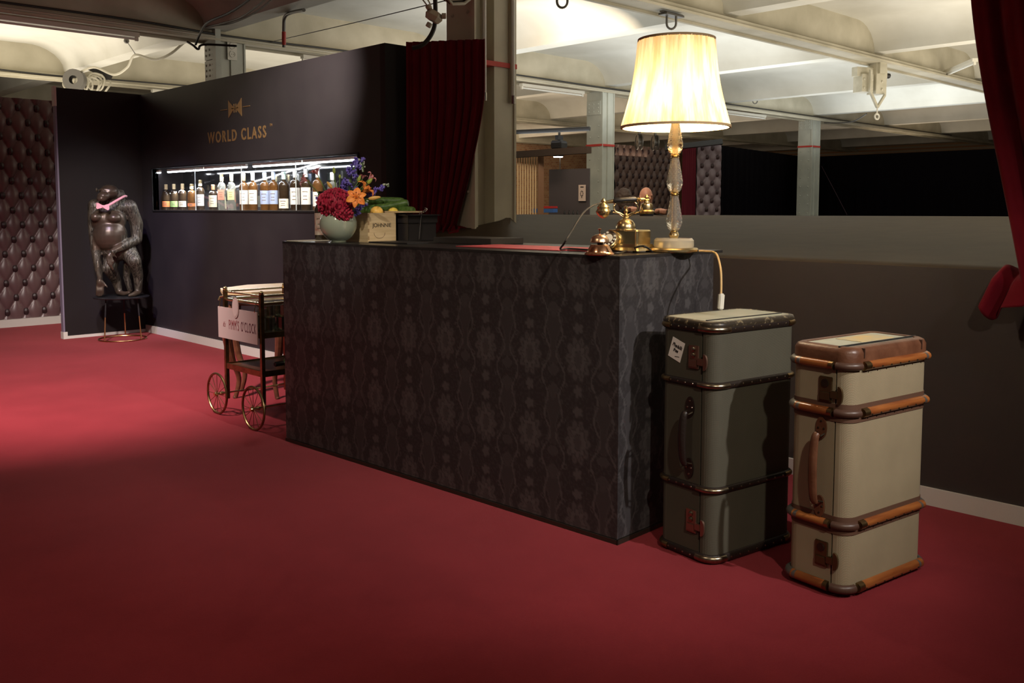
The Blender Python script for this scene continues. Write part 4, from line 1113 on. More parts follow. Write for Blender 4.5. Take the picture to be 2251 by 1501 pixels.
c_wood = M('cork_cap', (.62, .52, .30), .6); c_br = M('brown_cap', (.38, .18, .09), .5); c_wh = M('white_foil', (.80, .80, .78), .35); c_bl = M('blue_foil', (.45, .55, .75), .35); c_gl = M('gold_foil', (.66, .55, .30), .3, metal=.6); c_gn = M('green_foil', (.50, .70, .62), .4)
BZ = NZ0 + .004
struct(MB().b3((4.0, NY0, NZ0 - .002), (4.325, NY1, NZ0 + .003)).obj('trim_11', M('recess_floor', (.08, .07, .06), .2)))
BT = [ # y, h, r, glass, label material, label range, cap, shape, text
 (9.50 - .10, .215, .036, g_dark, None, (0, 0), m_black, 'round', 'unlabelled shadowy bottle at the far left of the recess'),
 (9.363, .262, .040, g_dark, l_or, (.12, .34), c_wood, 'round', 'squat dark bottle with orange label low on its body'),
 (9.176, .262, .040, g_dark, l_gr, (.12, .34), c_wood, 'round', 'squat dark bottle with bright green label, right of the orange one'),
 (8.981, .262, .040, g_dark, l_cr, (.12, .34), c_wood, 'round', 'squat dark bottle with pale cream-green label, right of the green one'),
 (8.775, .255, .042, g_amber, l_or, (.14, .26), c_gl, 'round', 'squat bottle with gold cap and small orange label'),
 (8.587, .290, .038, g_dark, l_gy, (.14, .52), c_gl, 'round', 'slim dark bottle with grey label left of the short brown-capped one'),
 (8.324, .240, .040, g_dark, l_cr, (.12, .58), c_br, 'round', 'short square-shouldered bottle with brown cap and cream label'),
 (8.146, .338, .038, g_clear, l_sa, (.28, .56), c_wood, 'square', 'tall clear bottle with salmon label'),
 (7.956, .336, .038, g_clear, l_ye, (.28, .56), c_wood, 'square', 'tall clear bottle with yellow label'),
 (7.725, .330, .040, g_amber, l_wh, (.16, .54), c_gl, 'round', 'tall bottle with white label, first of the two left of the blue labels'),
 (7.560, .330, .040, g_amber, l_cw, (.16, .54), c_wh, 'round', 'tall bottle with white label, directly left of the blue labels'),
 (7.352, .328, .040, g_amber, l_bl, (.16, .52), c_bl, 'round', 'tall bottle with blue label, left of the pair'),
 (7.200, .328, .040, g_amber, l_bl, (.16, .52), c_bl, 'round', 'tall bottle with blue label, right of the pair'),
 (7.030, .326, .043, g_dark, l_cw, (.05, .30), c_gn, 'round', 'dark bottle with pale green foil and low cream label'),
 (6.847, .340, .042, g_dark, l_wh, (.14, .55), c_wh, 'round', 'dark bottle with big white label, left of the last three in the row'),
 (6.680, .340, .042, g_dark, l_wh, (.14, .55), c_wh, 'round', 'dark bottle with big white label, second from the right end'),
 (6.500, .330, .042, g_amber, l_wh, (.10, .45), c_wh, 'round', 'white labelled bottle half hidden by the red flower head'),
 (6.290, .300, .040, g_clear, l_wh, (.20, .55), c_wh, 'round', 'white capped bottle standing behind the flowers at the recess end'),
]
for (y, h, r, gm, lm, lz, cm, shp, txt) in BT:
    bottle('spirit_bottle', txt, 4.10, y, BZ, h, r, gm, lm, lz, cm, shp, 'bottles in the lit wall recess')
# second row behind, showing as amber slivers
for k, (y, txt) in enumerate(((8.52, 'grey'), (7.64, 'white left'), (7.28, 'blue'), (7.45, 'white right'))):
    pass

# ------------------------------------------------------------------ lettering on the back wall
sg = thing('wall_sign', 'gold bow tie emblem over the words WORLD CLASS on the black wall', 'sign', (3.998, 7.66, 1.94))
fm = Matrix(((0, 0, -1, 0), (-1, 0, 0, 0), (0, 1, 0, 0), (0, 0, 0, 1)))   # text x -> -Y, text y -> Z, normal -X
text_mesh('lettering', 'WORLD CLASS', .140, .001, fm @ Matrix.Translation((0, -.040, 0)), m_gold, sg, bold=.0032, sx=.90, space=1.34)
text_mesh('trademark', 'TM', .032, .001, fm @ Matrix.Translation((.615, .045, 0)), m_gold, sg, sx=.9)
def sgp(pts, nm): MB().prism(pts, 0, .003, fm @ Matrix.Translation((.0, .242, .0))).obj(nm, m_gold, sg, smooth=0)
sgp([(-.12, .078), (-.10, .062), (-.035, .016), (-.035, -.016), (-.10, -.062), (-.12, -.078)], 'bow_wing')
sgp([(.12, .078), (.12, -.078), (.10, -.062), (.035, -.016), (.035, .016), (.10, .062)], 'bow_wing')
sgp([(-.024, .038), (-.014, .038), (-.014, -.038), (-.024, -.038)], 'bow_bar'); sgp([(.014, .038), (.024, .038), (.024, -.038), (.014, -.038)], 'bow_bar')
sgp([(-.060, .005), (.060, .005), (.060, -.005), (-.060, -.005)], 'bow_bar')
sgp([(-.27, .003), (-.145, .003), (-.145, -.003), (-.27, -.003)], 'side_line'); sgp([(.145, .003), (.27, .003), (.27, -.003), (.145, -.003)], 'side_line')

# ================================================================== STATUE ON ITS STOOL
sc = Vector((3.585, 9.30))
st = thing('wire_stool', 'black round stool with gold wire legs and ring foot, in the corner', 'stool', (sc.x, sc.y, 0), -YAW)
SH = .432
MB().lathe([(0, SH - .014), (.255, SH - .014), (.262, SH - .008), (.262, SH - .003), (.255, SH), (0, SH)], 48).obj('seat', m_black, st)
m_goldwire = M('gold_wire', (.58, .34, .15), .3, metal=1.0)
MB().tube([(.222 * math.cos(a), .222 * math.sin(a), .008) for a in [2 * PI * i / 48 for i in range(48)]], .007, 8, closed=True).obj('foot_ring', m_goldwire, st)
for i in range(3):
    a = (-2.0, -.30, 1.85)[i]
    for r0, r1, z0, z1, mm, nn in ((.222, .208, .008, .235, m_goldwire, 'leg'),):
        lg = MB().tube([(.222 * math.cos(a), .222 * math.sin(a), .008), (.205 * math.cos(a), .205 * math.sin(a), .24)], .007, 8).obj('leg', m_goldwire, st)
        MB().tube([(.205 * math.cos(a), .205 * math.sin(a), .24), (.19 * math.cos(a), .19 * math.sin(a), SH - .012)], .0085, 8).obj('black_sleeve', m_black, lg)

ape = thing('ape_statue', 'dark bronze life-size ape figure with a pink bow tie, standing on the stool', 'statue', (sc.x - .02, sc.y - .02, SH), -YAW + .40)
def Pp(cx, cz, d=0.0): return ((cx - 345) / 841, d, (1030 - cz) / 841)      # statue plane: x to the right, z up, d towards the back
def V(*a): return Vector(Pp(*a))
tb = MB()
tb.ball(V(285, 520, -.02), (.158, .145, .170), 24); tb.ball(V(275, 400, .00), (.165, .125, .150), 24); tb.ball(V(300, 290, .03), (.170, .105, .095), 24)
tb.ball(V(330, 640, .01), (.150, .12, .12), 20)
tb.ball(V(182, 372, -.095), (.052, .05, .046), 14); tb.ball(V(318, 378, -.105), (.068, .06, .050), 14)
tb.ball(V(320, 240, .02), (.11, .09, .10), 18)
# head hangs forward and to its right, muzzle down
tb.ball(V(290, 165, -.05), (.088, .105, .072), 20); tb.ball(V(245, 200, -.13), (.058, .060, .042), 16); tb.ball(V(232, 222, -.145), (.048, .045, .028), 14)
tb.ball(V(270, 148, -.115), (.070, .035, .018), 14); tb.ball(V(392, 168, -.01), (.014, .024, .028), 12); tb.ball(V(196, 150, -.06), (.012, .022, .026), 12)
tb.ball(V(350, 190, -.01), (.075, .08, .06), 16)
# arms
limb(tb, [V(440, 285, .02), V(490, 430, .05), V(488, 560, .03), V(400, 600, -.09), V(300, 650, -.17)], [.072, .064, .052, .046, .030], 14)
limb(tb, [V(175, 275, .02), V(160, 430, .02), V(168, 600, -.02), V(185, 760, -.05), V(198, 862, -.06)], [.062, .052, .046, .040, .028], 14)
# legs
limb(tb, [V(420, 660, .0), V(462, 735, -.09), V(490, 860, -.02), V(488, 985, -.01)], [.085, .070, .050, .036], 14)
limb(tb, [V(290, 690, .05), V(275, 800, -.01), V(320, 900, .07), V(335, 985, .06)], [.085, .068, .048, .036], 14)
limb(tb, [V(488, 1000, -.01), V(450, 1012, -.08), V(415, 1018, -.12)], [.030, .026, .016], 10)
limb(tb, [V(335, 1000, .06), V(375, 1010, .01), V(415, 1000, -.02)], [.030, .024, .018], 10)
limb(tb, [V(420, 690, .05), V(400, 880, .12), V(425, 990, .11)], [.05, .035, .028], 10)
# hands
tb.ball(V(275, 690, -.18), (.030, .024, .040), 12)
for i, (x0, z0, x1, z1, x2, z2) in enumerate(((258, 705, 262, 745, 285, 775), (270, 715, 275, 760, 295, 795), (282, 715, 290, 760, 302, 800), (292, 700, 306, 735, 300, 752))):
    limb(tb, [V(x0, z0, -.19), V(x1, z1, -.195), V(x2, z2, -.18)], [.0115, .0105, .009], 8)
limb(tb, [V(300, 670, -.18), V(328, 700, -.16)], [.012, .010], 8)
tb.ball(V(196, 905, -.065), (.036, .024, .045), 12)
for i, (x0, x1, z1) in enumerate(((172, 166, 1012), (188, 184, 1020), (204, 204, 1018), (218, 220, 1004))):
    limb(tb, [V(x0, 930, -.065), V((x0 + x1) / 2, 975, -.075), V(x1, z1, -.068)], [.012, .011, .009], 8)
limb(tb, [V(222, 905, -.07), V(250, 945, -.08)], [.012, .010], 8)
ame = blob(tb, .0085, 5)
ao = link_mesh(ame, 'body', m_fur, ape)
ao.data.materials.append(m_bronze)
for p in ao.data.polygons:          # bare skin on chest, belly, face, hands and feet
    c = p.center; X_, Z_ = c.x * 841 + 345, 1030 - c.z * 841
    bare = (c.y < -.055 and 320 < Z_ < 640 and 150 < X_ < 400 and not (X_ > 370 and Z_ > 520)) or (Z_ < 245 and c.y < -.10) or (Z_ > 985) or (Z_ > 880 and X_ < 250) or (660 < Z_ < 810 and c.y < -.15 and X_ < 335)
    if bare: p.material_index = 1
bw = thing('z', None, None); bpy.data.objects.remove(bw)
b = MB()
for s in (-1, 1):
    b.prism([(0, .010), (s * .045, .030), (s * .055, .018), (s * .058, -.020), (s * .046, -.030), (0, -.010)], -.012, .012, Matrix.Translation(V(240, 285, -.20)) @ Matrix.Rotation(.12, 4, 'Y') @ Matrix.Rotation(PI / 2, 4, 'X'))
b.ball(V(240, 285, -.205), (.014, .014, .014), 10)
bo = b.obj('bow_tie', m_pink, ape); bo['label'] = 'pink satin bow tie'
b = MB(); cl = spline([V(195, 262, -.10), V(205, 280, -.17), V(240, 285, -.192), V(285, 272, -.185), V(340, 238, -.150), V(400, 202, -.06), V(418, 200, -.0)], 8)
for i in range(len(cl) - 1): pass
b.tube(cl, .0115, 8)
for v in b.bm.verts: pass
b.obj('neck_band', m_pink, bo)

# ================================================================== DRINKS TROLLEY
tx0, tx1, ty0, ty1 = 2.715, 3.13, 4.935, 5.385
tr = thing('drinks_trolley', 'vintage brass-edged drinks trolley with spoked wheels, behind the counter end', 'trolley', (0, 0, 0))
for (x, y) in ((tx0, ty0), (tx0, ty1), (tx1, ty0), (tx1, ty1)):
    pz = .13
    MB().b3((x - .011, y - .011, pz - .02), (x + .011, y + .011, .795)).obj('post', m_brassd, tr)
    MB().ball((x, y, .803), .014, 12).obj('finial', m_brass, tr)
for z, mt, sc_ in ((.545, m_black, 1), (.315, m_darkwood, 1)):
    sh = MB().b3((tx0, ty0, z), (tx1, ty1, z + .014)).obj('shelf', mt, tr)
    MB().b3((tx0 - .008, ty0 - .008, z - .012), (tx1 + .008, ty0 + .004, z + .022)).obj('shelf_edge', m_brassd, sh)
    MB().b3((tx0 - .008, ty0 - .008, z - .012), (tx0 + .004, ty1 + .008, z + .022)).obj('shelf_edge', m_brassd, sh)
    MB().b3((tx0 - .008, ty1 - .004, z - .012), (tx1 + .008, ty1 + .008, z + .022)).obj('shelf_edge', m_brassd, sh)
for z in (.785, .738):
    for pts in ([(tx0, ty0, z), (tx0, ty1, z)], [(tx0, ty0, z), (tx1, ty0, z)], [(tx0, ty1, z), (tx1, ty1, z)]):
        MB().tube(pts, .0055 if z > .75 else .009, 10).obj('rail', m_brass, tr)
MB().tube([(tx0, ty1, .757), (tx0 - .02, ty1 + .03, .75), (tx0 - .03, ty1 + .03, .73)], .006, 8).obj('handle', m_brass, tr)
WR = .128
for (y, x) in ((4.913, 2.636), (5.475, 2.69)):
    w = MB().tube([(x, y + WR * math.cos(a), WR + .004 + WR * math.sin(a) * .985) for a in [2 * PI * i / 48 for i in range(48)]], .0075, 8, closed=True).obj('wheel', m_brassd, tr)
    for i in range(12):
        a = 2 * PI * i / 12
        MB().tube([(x, y, WR), (x, y + (WR - .006) * math.cos(a), WR + (WR - .006) * math.sin(a))], .0018, 6).obj('spoke', m_brassd, w)
    MB().lathe([(0, -.02), (.012, -.02), (.014, -.012), (.008, -.004), (.008, .02), (.013, .028), (.013, .04), (0, .045)], 16, Matrix.Translation((x, y, WR)) @ Matrix.Rotation(PI / 2, 4, 'Y')).obj('hub', m_brass, w)
    MB().tube([(x, y, WR), (tx1 + .05, y, WR)], .0055, 8).obj('axle', m_brass, tr)
for y, yy in ((4.913, ty0), (5.475, ty1)):
    MB().tube([(tx0, y, WR), (tx0, yy, WR + .02)], .008, 8).tube([(tx1, y, WR), (tx1, yy, WR + .02)], .008, 8).obj('axle_bracket', m_brassd, tr)
# hanging sign
s = thing('hanging_sign', 'pinkish white board reading PIMM\'S O\'CLOCK, hung on the trolley rail', 'sign', (tx0 - .020, 0, 0))
MB().b3((-.006, 4.945, .497), (0, 5.435, .690)).obj('board', M('sign_board', (.46, .34, .32), .5), s)
fm2 = Matrix(((0, 0, -1, -.0065), (-1, 0, 0, 0), (0, 1, 0, 0), (0, 0, 0, 1)))
m_sign = M('sign_red', (.20, .03, .035), .5); m_sign2 = M('sign_dark', (.10, .03, .04), .5)
text_mesh('lettering', "PIMM'S", .085, .0006, fm2 @ Matrix.Translation((-5.230, .560, 0)), m_sign, s, sx=.43, space=1.22)
text_mesh('lettering', "O'CLOCK", .085, .0006, fm2 @ Matrix.Translation((-5.050, .560, 0)), m_sign2, s, sx=.43, space=1.22)
text_mesh('lettering', "it's", .045, .0006, fm2 @ Matrix.Translation((-5.355, .570, 0)), m_sign, s, sx=.6, shear=.3)
em = Matrix.Translation((-.0065, 5.20, .698)) @ Matrix.Rotation(-PI / 2, 4, 'Y')
MB().prism([(.062 * math.cos(a), .040 * math.sin(a)) for a in [2 * PI * i / 24 for i in range(24)]], 0, .004, em).obj('crest', M('sign_crest', (.50, .36, .33), .5), s)
MB().prism([(.052 * math.cos(a), .031 * math.sin(a)) for a in [2 * PI * i / 24 for i in range(24)]], .004, .005, em).obj('crest_inner', M('sign_crest2', (.56, .42, .39), .5), s)
for y in (4.97, 5.41): MB().tube(spline([(-.004, y, .685), (-.006, y, .705), (.010, y, .752), (.022, y, .748)]), .0025, 6).obj('hook', m_brass, s)
# tumblers on the upper shelf
def tumbler(loc, k):
    t = thing('glass_tumbler', 'cut crystal tumbler among those crowded on the trolley\'s upper shelf', 'glass', loc, k, 'crystal tumblers on the drinks trolley')
    return t
m_tumbler = thin_glass('tumbler_glass', .62, (.93, .96, .90))
g0 = tumbler((2.79, 4.985, .56), 0)
MB().lathe([(0, 0), (.030, 0), (.035, .010), (.038, .088), (.0355, .088), (.032, .014), (0, .012)], 24, fn=lambda a, z: 1 + (.03 * math.sin(a * 12 + z * 90) if z < .07 else 0)).obj('tumbler_body', m_tumbler, g0, smooth=15)
for i in range(14):
    r_, c_ = divmod(i + 1, 4)
    c = copy_tree(g0); c.location = (2.79 + .085 * c_, 4.985 + .088 * r_, .56); c.rotation_euler.z = i * .5
    if i < 7:
        c = copy_tree(g0); c.location = (2.80 + .085 * (i % 4), 4.99 + .088 * (i // 4), .6495); c.rotation_euler.z = i * .7
MB().b3((tx0 + .004, ty0 + .004, .722), (tx1 - .004, ty1 - .004, .728)).obj('glass_top', m_crystal2, tr)
g = bottle('green_bottle', 'dark green bottle lying on the lower trolley shelf', 3.02, 4.99, .370, .30, .036, g_green, None, (0, 0), m_black)
g.rotation_euler = (0, PI / 2, PI + .15); g.location = (3.10, 4.995, .368)

# side table behind the trolley
tz = .745
ta = thing('side_table', 'dark wooden side table with curved legs and tan top, behind the trolley', 'table', (0, 0, 0))
out = [onz(478, 640, tz), onz(487, 645, tz), onz(532, 644, tz)]
MB().prism([(2.90, 5.79), (3.02, 5.62), (3.62, 5.50), (3.88, 5.70), (3.86, 6.10), (3.30, 6.20), (3.02, 6.06)], tz - .022, tz).obj('table_top', m_tanwood, ta)
MB().prism([(3.00, 5.80), (3.08, 5.66), (3.60, 5.56), (3.80, 5.72), (3.78, 6.04), (3.32, 6.12), (3.08, 6.0)], tz - .10, tz - .022).obj('apron', m_darkwood, ta)
for (x, y, dx_, dy_) in ((3.00, 5.85, -1, 0), (3.20, 5.62, 0, -1), (3.72, 5.66, .8, -.6), (3.72, 6.02, .6, .8), (3.15, 6.05, -.6, .8)):
    pts = spline([(x, y, tz - .10), (x - dx_ * -.012, y + dy_ * .012, .60), (x + dx_ * .045, y + dy_ * .045, .46), (x + dx_ * .015, y + dy_ * .015, .28), (x - dx_ * .035, y - dy_ * .035, .14), (x - dx_ * .015, y - dy_ * .015, .03), (x, y, .0)], 5)
    n = len(pts)
    MB().tube(pts, [.022 + .014 * math.sin(min(1, (i / n) * 1.6) * PI) ** 2 - .008 * (i / n) for i in range(n)], 10).obj('leg', m_darkwood, ta)

# ================================================================== VASE AND FLOWERS
vx, vy = 2.765, 4.19
vs = thing('round_vase', 'round celadon glass vase holding mixed flowers', 'vase', (vx, vy, CZ))
VR = .098
pr = [(0, 0), (.040, 0), (.044, .003)]
for i in range(3, 23):
    a = -PI / 2 + PI * i / 26 + .02
    pr.append((VR * math.cos(a), VR + VR * math.sin(a)))
rim = pr[-1]
pr += [(rim[0] + .002, rim[1] + .006), (rim[0] - .004, rim[1] + .006)]
for i in range(22, 3, -1):
    a = -PI / 2 + PI * i / 26 + .02; pr.append(((VR - .005) * math.cos(a), VR + (VR - .005) * math.sin(a)))
pr.append((0, .010))
m_celadon = M('celadon_glass', (.42, .47, .35), .10, spec=.7, coat=.6, trans=.25)
MB().lathe(pr, 48).obj('vase_body', m_celadon, vs)
MB().lathe([(0, .010), (.085, .060), (.085, .062), (0, .062)], 32).obj('water', M('green_water', (.20, .24, .14), .2), vs)
D0 = 4.97
def fw_at(px, py, d=D0): return W(px, py, d)
base = Vector((vx, vy, CZ + .12))
m_stem = M('flower_stem', (.10, .18, .04), .6); m_leafg = M('leaf_green', (.13, .20, .04), .5)
def stem(p, parent, r=.0025, to=base):
    o = parent.location
    mid = (p + to) / 2 + Vector((0, 0, .01))
    MB().tube([q - o for q in spline([p, mid, to], 6)], r, 6).obj('stem', m_stem, parent)
# crimson cockscomb ball
p = fw_at(737, 447, 4.90); cr = thing('celosia_head', 'large crimson velvety flower head at the front of the vase', 'flower', p)
b = MB(); rg = random.Random(5)
b.ball((0, 0, 0), (.078, .078, .066), 18)
for i in range(420):
    z = rg.uniform(-1, 1); a = rg.uniform(0, 2 * PI); s_ = math.sqrt(1 - z * z)
    n_ = Vector((s_ * math.cos(a), s_ * math.sin(a), z)); q = Vector((n_.x * .088, n_.y * .088, n_.z * .074)) * rg.uniform(.92, 1.06)
    e1 = n_.to_track_quat('Z', 'Y').to_euler(); b.ball(q, (rg.uniform(.003, .006), rg.uniform(.008, .013), .008), 6, (e1.x, e1.y, e1.z))
m_crim = M('crimson_petals', (.24, .003, .018), .6, col2=(.42, .010, .045), nscale=70, sheen=.15)
hd = b.obj('bloom', m_crim, cr, smooth=60)
p2 = fw_at(753, 470, 4.88); b = MB(); b.ball(p2 - p, (.045, .045, .035), 12)
for i in range(120):
    z = rg.uniform(-1, .6); a = rg.uniform(0, 2 * PI); s_ = math.sqrt(1 - z * z)
    n_ = Vector((s_ * math.cos(a), s_ * math.sin(a), z)); b.ball(p2 - p + Vector((n_.x * .052, n_.y * .052, n_.z * .040)), (.006, .010, .008), 6, (a, z, 0))
b.obj('lower_lobe', m_crim, cr, smooth=60)
# lilies
m_orange = M('orange_petal', (.80, .22, .03), .5, col2=(.90, .32, .06), nscale=30)
m_pinkp = M('pink_petal', (.66, .22, .24), .5, col2=(.80, .38, .38), nscale=30)
m_pollen = M('pollen', (.28, .05, .01), .7)
def petal(mb, m, L, w, curl, up):
    def fn(u, v):
        t = u; s = (v - .5) * 2
        ww = w * (math.sin(PI * min(1, t * .93 + .07)) ** .75) * (1 - .15 * t)
        x = L * t * (1 - .15 * t * curl); z = up * L * math.sin(t * PI * .5) - curl * L * .55 * t ** 2.4 + .10 * w * (1 - abs(s)) * -1
        return m @ Vector((x, s * ww, z - abs(s) * -.25 * ww))
    mb.grid(fn, 9, 6)
def lily(name, label, c, facing, R_, mat, n=6, curl=.8, up=.45, wid=.30, roll=0, grp=None):
    t = thing(name, label, 'flower', c, 0, grp)
    q = Vector(facing).to_track_quat('Z', 'Y').to_matrix().to_4x4()
    for i in range(n):
        mb = MB(); petal(mb, q @ Matrix.Rotation(roll + i * 2 * PI / n, 4, 'Z'), R_, R_ * wid * (1 if i % 2 else .78), curl, up)
        o = mb.obj('petal', mat, t, smooth=70); sm = o.modifiers.new('s', 'SOLIDIFY'); sm.thickness = .0012
    for i in range(6):
        a = i * PI / 3 + .5
        s_ = MB().tube([q @ Vector((0, 0, 0)), q @ Vector((R_ * .10 * math.cos(a), R_ * .10 * math.sin(a), R_ * .35)), q @ Vector((R_ * .26 * math.cos(a), R_ * .26 * math.sin(a), R_ * .62))], .0011, 5).obj('stamen', mat, t)
        MB().ball(q @ Vector((R_ * .26 * math.cos(a), R_ * .26 * math.sin(a), R_ * .62)), (.004, .002, .003), 6).obj('anther', m_pollen, s_)
    return t
back = -fwh
c = fw_at(783, 434, 4.83); f = lily('orange_lily', 'open orange lily facing the viewer, in front of the crimson head', c, back * .9 + rtv * .15 + Vector((0, 0, .25)), .062, m_orange, curl=.55, up=.22, wid=.34, roll=.35); stem(c + fwh * .01, f)
c = fw_at(797, 424, 4.95); f = lily('orange_lily', 'second orange lily seen from the side, pointing up right', c, rtv * .75 + Vector((0, 0, .75)) + back * .1, .072, m_orange, curl=.9, up=.9, wid=.24, roll=.1); stem(c, f)
c = fw_at(810, 394, 5.0); f = lily('pink_nerine', 'pink spidery flower highest on the right of the bouquet', c, rtv * .9 + Vector((0, 0, .7)), .044, m_pinkp, n=6, curl=1.1, up=1.1, wid=.16, roll=.2); stem(c, f)
c = fw_at(797, 393, 5.02); f = lily('pink_nerine', 'small pink flower below and left of the highest one', c, rtv * .2 + Vector((0, 0, .9)), .030, m_pinkp, n=6, curl=1.1, up=1.1, wid=.16, roll=.7); stem(c, f)
c = fw_at(698, 384, 5.0); f = lily('pink_nerine', 'blurred pink flower on the left in front of the recess bottles', c, rtv * -.4 + Vector((0, 0, .8)), .046, m_pinkp, n=6, curl=1.1, up=1.0, wid=.18, roll=.7); stem(c, f)
c = fw_at(676, 398, 5.05); f = lily('pink_nerine', 'flat pink flower at the far left of the bouquet', c, rtv * -.9 + Vector((0, 0, .3)), .050, m_pinkp, n=6, curl=.9, up=.9, wid=.16, roll=.2); stem(c, f)
# buds
def bud(px, py, d, dirv, L, r, mat, label):
    p = fw_at(px, py, d); t = thing('flower_bud', label, 'bud', p)
    q = Vector(dirv).to_track_quat('Z', 'Y').to_matrix().to_4x4()
    MB().lathe([(0, 0), (r * .6, L * .08), (r, L * .35), (r * .9, L * .6), (r * .5, L * .88), (0, L)], 12, q, fn=lambda a, z: 1 + .06 * math.cos(3 * a)).obj('bud_body', mat, t)
    stem(p, t); return t
m_budg = M('green_bud', (.30, .38, .06), .5); m_budy = M('yellow_bud', (.72, .42, .10), .5)
up_ = Vector((0, 0, 1))
bud(735, 382, 4.98, up_ - rtv * .1, .036, .0085, m_budg, 'slim green bud standing up before the recess, left of the blue spike')
bud(747, 392, 4.98, up_, .022, .007, m_budg, 'small pale green bud right of the slim green bud')
bud(730, 414, 4.95, up_ - rtv * .75, .046, .010, m_budy, 'yellow green bud leaning left above the crimson head')
bud(787, 400, 4.97, up_ + rtv * .35, .040, .010, m_budg, 'green bud between the blue spike and the orange lilies')
bud(808, 404, 4.93, up_ * .8 + rtv * .7, .040, .010, m_budg, 'green bud leaning right beneath the pink flower')
bud(809, 437, 4.86, rtv + up_ * .15, .068, .010, m_budy, 'long yellow bud lying right over the cucumbers')
# delphiniums
m_del = M('violet_blue_petal', (.085, .06, .36), .6, col2=(.20, .15, .52), nscale=60); m_delw = M('pale_bud', (.45, .48, .38), .6)
def spike(label, pts, n, r0, r1, seed, d=D0):
    rg = random.Random(seed); P = spline([fw_at(x, y, d) for x, y in pts], 8); o = P[0].copy()
    t = thing('delphinium', label, 'flower', o)
    MB().tube([p - o for p in P], .003, 6).obj('stem', m_stem, t)
    b = MB(); w = MB()
    for i in range(n):
        u = (i + rg.random()) / n; c = P[min(len(P) - 1, int(u * (len(P) - 1)))] - o
        rad = r0 + (r1 - r0) * u; a = rg.uniform(0, 2 * PI)
        q = c + Vector((math.cos(a), math.sin(a), rg.uniform(-.3, .3))) * rad
        if u > .62: w.ball(q, (.0055 * (1.6 - u), .0055 * (1.6 - u), .008 * (1.5 - u)), 7)
        else:
            for k in range(5):
                e = Vector((rg.uniform(-1, 1), rg.uniform(-1, 1), rg.uniform(-1, 1))) * .010
                b.ball(q + e, (.009, .0065, .004), 7, (rg.uniform(0, 3), rg.uniform(0, 3), 0))
    b.obj('florets', m_del, t, smooth=60)['kind'] = 'stuff'
    w.obj('floret_buds', m_delw, t)['kind'] = 'stuff'
    return t
spike('tall violet blue flower spike curving up in the middle of the bouquet', [(768, 420), (772, 390), (782, 362), (792, 352), (797, 360), (799, 378)], 60, .036, .006, 1)
spike('short violet blue spray right of the orange lilies', [(812, 430), (826, 422), (838, 412), (850, 405), (854, 410)], 26, .016, .004, 2, 4.97)
spike('violet blue florets peeping out left of the crimson head', [(722, 452), (710, 444), (704, 436), (702, 430)], 20, .020, .008, 3, 5.0)
spike('violet blue florets between the lilies and the crate', [(778, 470), (790, 458), (800, 448), (806, 442)], 24, .016, .012, 4, 4.93)
spike('violet blue florets low on the left of the tall spike', [(752, 425), (756, 410), (760, 400), (763, 396)], 22, .018, .014, 5, 4.99)

# ================================================================== CRATE, FRUIT, TUB
cx0, cx1, cy0, cy1, ch = 2.880, 3.065, 4.085, 4.40, .156
cra = thing('wooden_crate', 'small pine crate with dovetailed corners, cucumbers and lemons on it', 'crate', (cx0, cy0, CZ), 0)
cw, cl = cx1 - cx0, cy1 - cy0
MB().b3((0, 0, 0), (cw, .009, ch)).obj('end_panel', m_crate, cra); MB().b3((0, cl - .009, 0), (cw, cl, ch)).obj('end_panel', m_crate, cra)
MB().b3((0, .009, 0), (.009, cl - .009, ch)).obj('side_panel', m_crate, cra); MB().b3((cw - .009, .009, 0), (cw, cl - .009, ch)).obj('side_panel', m_crate, cra)
MB().b3((.009, .009, 0), (cw - .009, cl - .009, .008)).obj('bottom', m_crate, cra)
MB().b3((.009, .009, ch - .052), (cw - .009, cl - .009, ch - .045)).obj('inner_tray', m_crate, cra)
for i in range(4):
    z = .012 + i * .040; MB().b3((-.0005, -.0006, z), (.009, .0, z + .020)).obj('dovetail', M('end_grain', (.34, .22, .11), .6) if i == 0 else bpy.data.materials['end_grain'], cra)
fm3 = Matrix(((1, 0, 0, 0), (0, 0, -1, 0), (0, 1, 0, 0), (0, 0, 0, 1)))
text_mesh('lettering', 'JOHNNIE', .030, .0005, Matrix.Translation((.092, -.0005, .080)) @ fm3, m_black, cra, sx=1.0)
MB().tube([(.075 + .036 * math.cos(a), -.001, .050 + .030 * math.sin(a)) for a in [PI + PI * i / 16 for i in range(17)]], .0008, 5).obj('burnt_mark', m_fibre, cra)
m_cuc = M('cucumber_skin', (.045, .10, .018), .35, col2=(.10, .19, .04), nscale=9, stretch=(8, 8, 8), bump=.15, bscale=50)
def cucumber(label, a, b, sag, r):
    c = (a + b) / 2; t = MB(); pts = spline([a - c, (a + b) / 2 - c + Vector((0, 0, sag)), b - c], 10); n = len(pts)
    t.tube(pts, [r * min(1, .25 + 1.05 * math.sin(PI * min(1, max(0, (i + .35) / n)) ) ** .35) for i in range(n)], 14)
    o = t.obj('cucumber', m_cuc, None, loc=c); return tag(o, label, 'cucumber')
zt = CZ + ch
q = lambda x, y, d: W(x, y, d)
cucumber('cucumber on top of the pile, its right end behind the other', q(772, 450, 5.30), q(888, 443, 5.24), .012, .022)
cucumber('long cucumber with upturned tip over the crate', q(766, 462, 5.22), q(897, 446, 5.18), -.010, .024)
cucumber('short cucumber end peeping out above the black tub', q(840, 463, 5.26), q(910, 462, 5.12), .004, .020)
m_lemon = M('lemon_skin', (.82, .62, .10), .4, bump=.1, bscale=120); m_orangef = M('orange_yellow_skin', (.88, .52, .10), .4, bump=.1, bscale=120)
